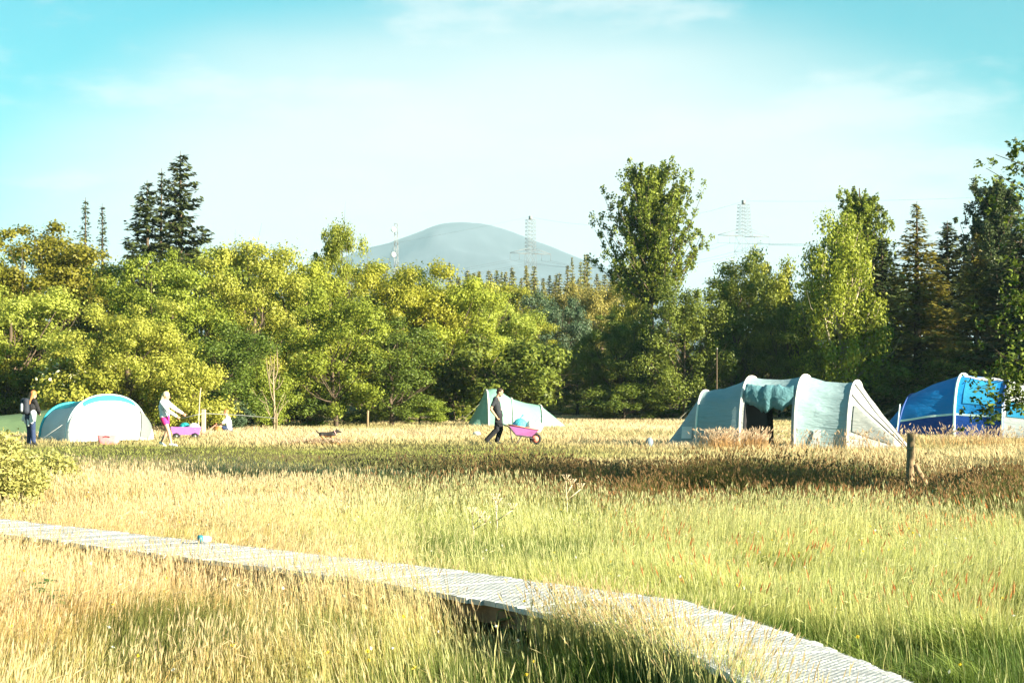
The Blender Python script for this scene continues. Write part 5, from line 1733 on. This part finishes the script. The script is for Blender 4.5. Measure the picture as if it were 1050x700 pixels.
def lush(x, y):
    a = 1 - sstep(11.7, 12.9, y + .9 * (1 - sstep(-1.2, .8, x)) + 1.2 * (fbm(x * .9, y * .9, 2) - .5) - .25 * np.abs(x))
    a = a * (.25 + .75 * sstep(-1.8, .4, x))
    fx = np.interp(y, [9.7, 11.2, 12.1, 13.3, 14.4], [1.95, 1.70, 1.50, 1.17, .7])
    b_ = (x > fx) * (1 - sstep(.5, 1.7, x - fx + .5 * (fbm(x * 1.5, y * 1.5, 2) - .5))) * (1 - sstep(12.8, 14.4, y))
    c_ = sstep(.60, .72, fbm(x * .55 + 31, y * .4 + 7, 3)) * .8
    return np.clip(np.maximum(np.maximum(a, b_), c_), 0, 1)


# near meadow: two layers, understorey and flowering stalks
x, y = scatter(260000, 7.0, 22, .29, 4.5, .8)
x, y = clumped(x, y, .6, .11, 18)
k = ~in_boardwalk(x, y, .02); x, y = x[k], y[k]
dr = dryness(x, y); n = len(x); lu = lush(x, y)
hfac = (.2 + 1.6 * fbm(x * .9, y * .9, 3) ** 1.2) * gap_low(x, y)
blades('meadow_grass', x, y, (.12 + .20 * rng.random(n)) * hfac, .003 + .0035 * rng.random(n), .12 + .38 * rng.random(n) ** 1.5,
       (lerp(GREEN, GOLD * .8, dr * .75) * (1 - lu[:, None]) + DGREEN * lu[:, None]) * (.7 + .6 * rng.random((n, 1))),
       (lerp(LIME, STRAW, np.clip(dr + .2 * rng.normal(size=n), 0, 1)) * (1 - lu[:, None]) + np.array((.06, .105, .014)) * lu[:, None]) * (.7 + .6 * rng.random((n, 1))),
       'green and straw leaf blades of the near meadow', 'grass', bend=.3)
x, y = scatter(180000, 7.0, 23, .29, 4.5, .8)
x, y = clumped(x, y, .5, .18, 18)
k = ~in_boardwalk(x, y, .03); x, y = x[k], y[k]
dr = dryness(x, y)
k = rng.random(len(x)) < (.30 + .70 * dr) * (1 - .9 * lush(x, y)); x, y, dr = x[k], y[k], dr[k]; n = len(x)
hfac = (.2 + 1.55 * fbm(x * .8 + 9, y * .8, 3) ** 1.2) * gap_low(x, y)
mixc_ = np.clip(dr + .22 * rng.normal(size=n), 0, 1)
blades('seeding_grass', x, y, (.24 + .28 * rng.random(n)) * hfac, .0022 + .002 * rng.random(n), .08 + .28 * rng.random(n) + .8 * (rng.random(n) < .10),
       lerp(LIME, GOLD, mixc_) * (.8 + .4 * rng.random((n, 1))), lerp((.48, .50, .22), lerp(STRAW, PALE * 1.1, rng.random(n)), mixc_) * (.8 + .4 * rng.random((n, 1))),
       'tall straw coloured seeding grass stalks of the near meadow', 'grass', heads=(.5, .07, .0035, lerp((.46, .47, .22), (.57, .44, .27), mixc_)), bend=.15)
# fringe growing up along the near edge of the boardwalk
t = rng.random(3000) * 8.999; t = np.concatenate([t, 4.9 + 4.09 * rng.random(1700)]); i = t.astype(int); f = (t - i)[:, None]
pe = np.array(NEAR)[i] * (1 - f) + np.array(NEAR)[i + 1] * f
w_ = np.abs(rng.normal(size=len(t))) * .16 - .10
x = pe[:, 0] - .8 * w_; y = pe[:, 1] - .6 * w_
k = (rng.random(len(t)) < .25 + 1.3 * fbm(x * 1.1 + 5, y * 1.1, 2)) & (y > 7) & ~((y > 12.5) & (y < 13.7)); x, y = x[k], y[k]; n = len(x); dr = dryness(x, y)
blades('seeding_grass', x, y, .34 + .26 * rng.random(n), .003 + .003 * rng.random(n), .1 + .35 * rng.random(n), lerp(GREEN * 1.3, GOLD, dr), lerp(LIME, PALE, np.clip(dr + .2, 0, 1)) * (.8 + .4 * rng.random((n, 1))),
       'tall grass leaning over the near edge of the boardwalk', 'grass', heads=(.6, .07, .0035, np.array((.55, .43, .24))), bend=.3)
# middle meadow
x, y = scatter(190000, 22, 40, .29, 3, .85)
x, y = clumped(x, y, .55, .22, 18)
cl = 32.6 - .34 * x
rz_ = sstep(-2.5, 1.0, x) * sstep(5.6, 4.4, np.abs(y - cl)) if False else sstep(-2.5, 1.0, x) * (1 - sstep(4.8, 6.0, np.abs(y - cl)))
k = shrub_clear(x, y) & (rng.random(len(x)) > rz_ * .9) & (y < cl + 4 + rng.normal(size=len(x)) * .8); x, y = x[k], y[k]
dr = dryness(x, y); n = len(x)
tall = .25 + 1.5 * fbm(x * .5, y * .5, 3)
rightg = sstep(0, 4, x); far_ = sstep(28, 33, y)
blades('meadow_grass', x, y, (.12 + .20 * rng.random(n)) * tall * (1 - .2 * rightg) * (1 - .3 * far_), .005 + .005 * rng.random(n), .15 + .35 * rng.random(n),
       lerp(GREEN, GOLD * .85, dr * .8) * (.75 + .5 * rng.random((n, 1))), lerp(LIME * 1.05, STRAW, np.clip(dr + .2 * rng.normal(size=n), 0, 1)) * (.75 + .5 * rng.random((n, 1))),
       'straw and green grass of the middle meadow', 'grass', bend=.3)
k = rng.random(n) < (.25 + .5 * dr) * (1 - .8 * far_)
x, y, dr = x[k], y[k], dr[k]; x = x + rng.normal(size=len(x)) * .2; n = len(x)
mixc_ = np.clip(dr + .25 * rng.normal(size=n), 0, 1)
blades('seeding_grass', x, y, (.22 + .24 * rng.random(n)) * (.35 + 1.3 * fbm(x * .5 + 4, y * .5, 3)), .0035 + .003 * rng.random(n), .08 + .25 * rng.random(n),
       lerp(LIME, GOLD, mixc_), lerp((.50, .52, .25), lerp(STRAW, PALE * 1.1, rng.random(n)), mixc_) * (.8 + .4 * rng.random((n, 1))), 'tall pale seeding grass of the middle meadow', 'grass',
       heads=(.5, .08, .006, lerp((.50, .51, .27), (.58, .46, .30), mixc_)), bend=.15)
# coarse green tussocks
kk = 150
cx_ = (rng.random(kk) * 2 - 1) * 8; cy_ = 9.3 + 22 * rng.random(kk) ** 1.2
ok_ = (np.abs(cx_) < .29 * cy_ + 1.5) & ~in_boardwalk(cx_, cy_, .12) & (rng.random(kk) < .35 + .65 * sstep(-3, 2, cx_)); cx_, cy_ = cx_[ok_], cy_[ok_]
x = np.repeat(cx_, 130); y = np.repeat(cy_, 130); sz = np.repeat(.5 + .8 * rng.random(len(cx_)), 130); n = len(x)
hu = np.repeat(rng.random((len(cx_), 1)), 130, axis=0)
x = x + rng.normal(size=n) * .085 * sz; y = y + rng.normal(size=n) * .085 * sz
blades('tussock_grass', x, y, (.18 + .20 * rng.random(n)) * sz, .005 + .004 * rng.random(n), .5 + .6 * rng.random(n), DGREEN * (1 - hu) + GREEN * hu, (np.array((.12, .19, .03)) * (1 - hu) + np.array((.30, .31, .08)) * hu) * (.7 + .6 * rng.random((n, 1))),
       'arching green tussocks dotted through the meadow', 'grass', bend=.4)
# reddish sorrel heads on the right
x = 1.0 + rng.random(5200) * 8.5; y = 12.5 + rng.random(5200) * 15
k = (~in_boardwalk(x, y, .05)) & (lush(x, y) < .3) & (np.abs(x) < .29 * y + 2) & (rng.random(len(x)) < fbm(x * .8, y * .5, 2) * 1.1 - .25); x, y = x[k], y[k]; n = len(x)
blades('sorrel', x, y, .24 + .18 * rng.random(n), .003 + .0015 * rng.random(n), .1 + .2 * rng.random(n), np.tile(LIME, (n, 1)), np.tile(RUST * .5 + LIME * .5, (n, 1)),
       'rusty sorrel stems scattered in the green meadow on the right', 'sorrel', heads=(1.0, .09, .006, np.array((.50, .22, .08))))
# white and yellow flower dots
x = -6 + rng.random(1500) * 14; y = 10 + rng.random(1500) * 24
k = (~in_boardwalk(x, y, .05)) & (rng.random(1500) < fbm(x * .7 + 3, y * .4, 2)); x, y = x[k], y[k]; n = len(x)
yel = rng.random((n, 1)) < .5
blades('wild_flowers', x, y, .18 + .2 * rng.random(n), np.full(n, .003), .1 + .2 * rng.random(n), np.tile(LIME, (n, 1)), np.tile(LIME, (n, 1)),
       'tiny white and yellow wild flowers in the meadow', 'wild flowers', heads=(1.0, .02, .012, np.where(yel, (.65, .48, .04), (.62, .62, .55))[:n]))

# rush bed in the ditch, right of the middle
x, y = scatter(260000, 22, 46, .29, 3)
x, y = clumped(x, y, .8, .28, 30)
cl = 32.6 - .34 * x
u = (y - cl) / 6.2
dens = np.exp(-np.abs(u) ** 5) * sstep(-3.5, 2.2, x + 2.2 * (fbm(x * .3, y * .3, 2) - .5)) * (.25 + 1.4 * fbm(x * .5 + 3, y * .5, 3) ** 1.3)
k = rng.random(len(x)) < dens * 1.1; x, y, u = x[k], y[k], u[k]; n = len(x)
tip_ = lerp((.10, .115, .026), (.27, .17, .06), sstep(.38, .62, fbm(x * .45 + 11, y * .45, 3)) * sstep(-1.3, .6, u))
blades('rush', x, y, (.34 + .28 * rng.random(n)) * (.2 + 1.7 * fbm(x * .7, y * .7, 3) ** 1.3), .006 + .005 * rng.random(n), .12 + .35 * rng.random(n),
       lerp(DGREEN * .8, (.07, .07, .02), rng.random(n)), tip_ * (.8 + .4 * rng.random((n, 1))), 'dark brown-green rushes filling the ditch before the tents', 'rushes', bend=.2,
       heads=(.35, .06, .012, np.array((.24, .15, .07))))
# greener, softer grass of the shaded strip on the left
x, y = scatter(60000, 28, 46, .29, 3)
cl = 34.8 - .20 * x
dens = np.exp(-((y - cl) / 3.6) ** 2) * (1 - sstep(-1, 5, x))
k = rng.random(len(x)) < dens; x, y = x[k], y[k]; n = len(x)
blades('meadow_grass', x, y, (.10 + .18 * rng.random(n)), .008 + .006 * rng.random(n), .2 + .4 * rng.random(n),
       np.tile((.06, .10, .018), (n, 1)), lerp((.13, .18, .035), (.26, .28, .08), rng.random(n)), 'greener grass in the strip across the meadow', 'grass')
# back field: dry and short, with greener trodden strips
x, y = scatter(220000, 34, 112, .285, 4, .75)
dr2 = np.clip(.75 + (fbm(x * .16, y * .10 + 4, 3) - .5) * 1.3 - 1.1 * np.exp(-((y - 49 + .12 * x) / 8) ** 2) * (1 - sstep(-6, 6, x)), 0, 1)
cl = 33.5 - .32 * x
k = ~((y < cl + 4.5) & (x > -.5)) & ~((y < 37) & (x <= -.5)); x, y, dr2 = x[k], y[k], dr2[k]; n = len(x)
sc = np.clip(y / 55, .8, 2.0)
blades('dry_grass', x, y, (.08 + .16 * rng.random(n)) * (.45 + .75 * dr2), (.012 + .012 * rng.random(n)) * sc, .2 + .5 * rng.random(n),
       lerp((.16, .18, .04), STRAW, dr2) * (.8 + .4 * rng.random((n, 1))), lerp((.28, .30, .08), PALE * 1.08, dr2) * (.85 + .3 * rng.random((n, 1))),
       'short dry straw grass of the camping field', 'grass')
# tall pinkish tufts right in front of the grey tent
x = np.concatenate([rng.normal(5.9, .32, 420), rng.normal(6.9, .2, 260), rng.normal(9.4, 1.2, 220), rng.normal(14.0, 1.2, 500), rng.normal(-5.75, .5, 500)]); y = np.concatenate([rng.normal(55, .4, 420), rng.normal(55.5, .3, 260), rng.normal(54.5, .5, 220), rng.normal(58, 2.0, 500), rng.normal(58.9, .25, 500)])
lowt = np.where(x < 0, .33, 1.0)
n = len(x)
blades('seeding_grass', x, y, (.36 + .34 * rng.random(n)) * lowt, .010 + .006 * rng.random(n), .2 + .35 * rng.random(n), np.tile(GOLD * .8, (n, 1)), lerp((.52, .38, .26), (.44, .26, .13), rng.random(n)),
       'tall pinkish seeding grass in front of the grey tent', 'grass', heads=(.7, .14, .016, np.array((.54, .42, .30))))


# ------------------------------------------------------------------ single plants that stand out
M['stem_dry'] = mat_plain('dry_stem', (0.52, 0.42, 0.28), .8, .1)
for (px, D, h_, lab) in [(580, 24, .68, 'bleached dead umbel stem standing tallest in the middle of the meadow'),
                         (508, 21, .62, 'bleached dead umbel stem leaning left of the tallest one'),
                         (484, 20.5, .5, 'short bleached dead umbel stem just above the boardwalk')]:
    X = wx(px, D); e = tag(empty('dead_hogweed', (X, D, float(zg(X, D)))), lab, 'plant', 'dead umbel stems in the meadow')
    mb = MB(); r = np.random.default_rng(int(px))
    mb.tube([(0, 0, -.02), (.02, 0, h_ * .5), (.0, 0, h_ * .8)], [.007, .006, .005], 6); mb.build('stem', M['stem_dry'], e)
    for k in range(3):
        ub = MB(); a = r.random() * 6.28; c = Vector((math.cos(a) * .10 * k, math.sin(a) * .08 * k, h_ * (.98 - .08 * k)))
        ub.tube([(0.01, 0, h_ * (.55 + .1 * (2 - k))), c - Vector((0, 0, .05))], .005, 5)
        for j in range(9):
            an = j * .7
            t_ = c + Vector((math.cos(an) * .05, math.sin(an) * .05, .02))
            ub.tube([c - Vector((0, 0, .05)), t_], .003, 4); ub.ell(t_, (.007, .007, .005), None, 6, 4)
        ub.build('umbel', M['stem_dry'], e)
M['leaf_dock'] = mat_plain('dock_leaf', (0.07, 0.13, 0.025), .5, .3, 8)
for (px, D, s_, lab) in [(50, 14.2, 1.0, 'leafy green dock plant in the straw grass at the lower left'), (165, 17.9, .6, 'small leafy plant against the far boardwalk edge left of the cup'),
                         (905, 22.5, .75, 'dark leafy clump in the green meadow on the right'), (527, 13.2, .75, 'small weed growing up through the near boardwalk edge')]:
    X = wx(px, D); e = tag(empty('dock_plant', (X, D, float(zg(X, D)))), lab, 'plant', 'leafy weeds in the meadow'); e.scale = (s_ * 1.2, s_ * 1.2, s_ * .65)
    mb = MB(); r = np.random.default_rng(int(px) + 1)
    sb = MB(); sb.tube([(0, 0, -.02), (.02, .01, .3), (.01, 0, .55)], [.008, .006, .003], 5); sb.build('stem', M['leaf_dock'], e)
    for k in range(34):
        z = .08 + .44 * r.random(); a = r.random() * 6.28; L = .20 * (1.2 - z) ; W_ = L * .34
        d = Vector((math.cos(a), math.sin(a), .35 + .3 * r.random())).normalized(); sdv = Vector((-math.sin(a), math.cos(a), 0))
        b0 = Vector((0, 0, z)); nrm_ = d.cross(sdv)
        rows = []
        for i in range(6):
            t = i / 5; c = b0 + d * L * t + Vector((0, 0, -.5 * L * t * t)); w_ = W_ * math.sin(math.pi * min(.98, t * .9 + .08)) * .5
            rows.append([c - sdv * w_ + nrm_ * -.01, c, c + sdv * w_ + nrm_ * -.01])
        mb.grid(rows)
    mb.build('leaves', M['leaf_dock'], e)
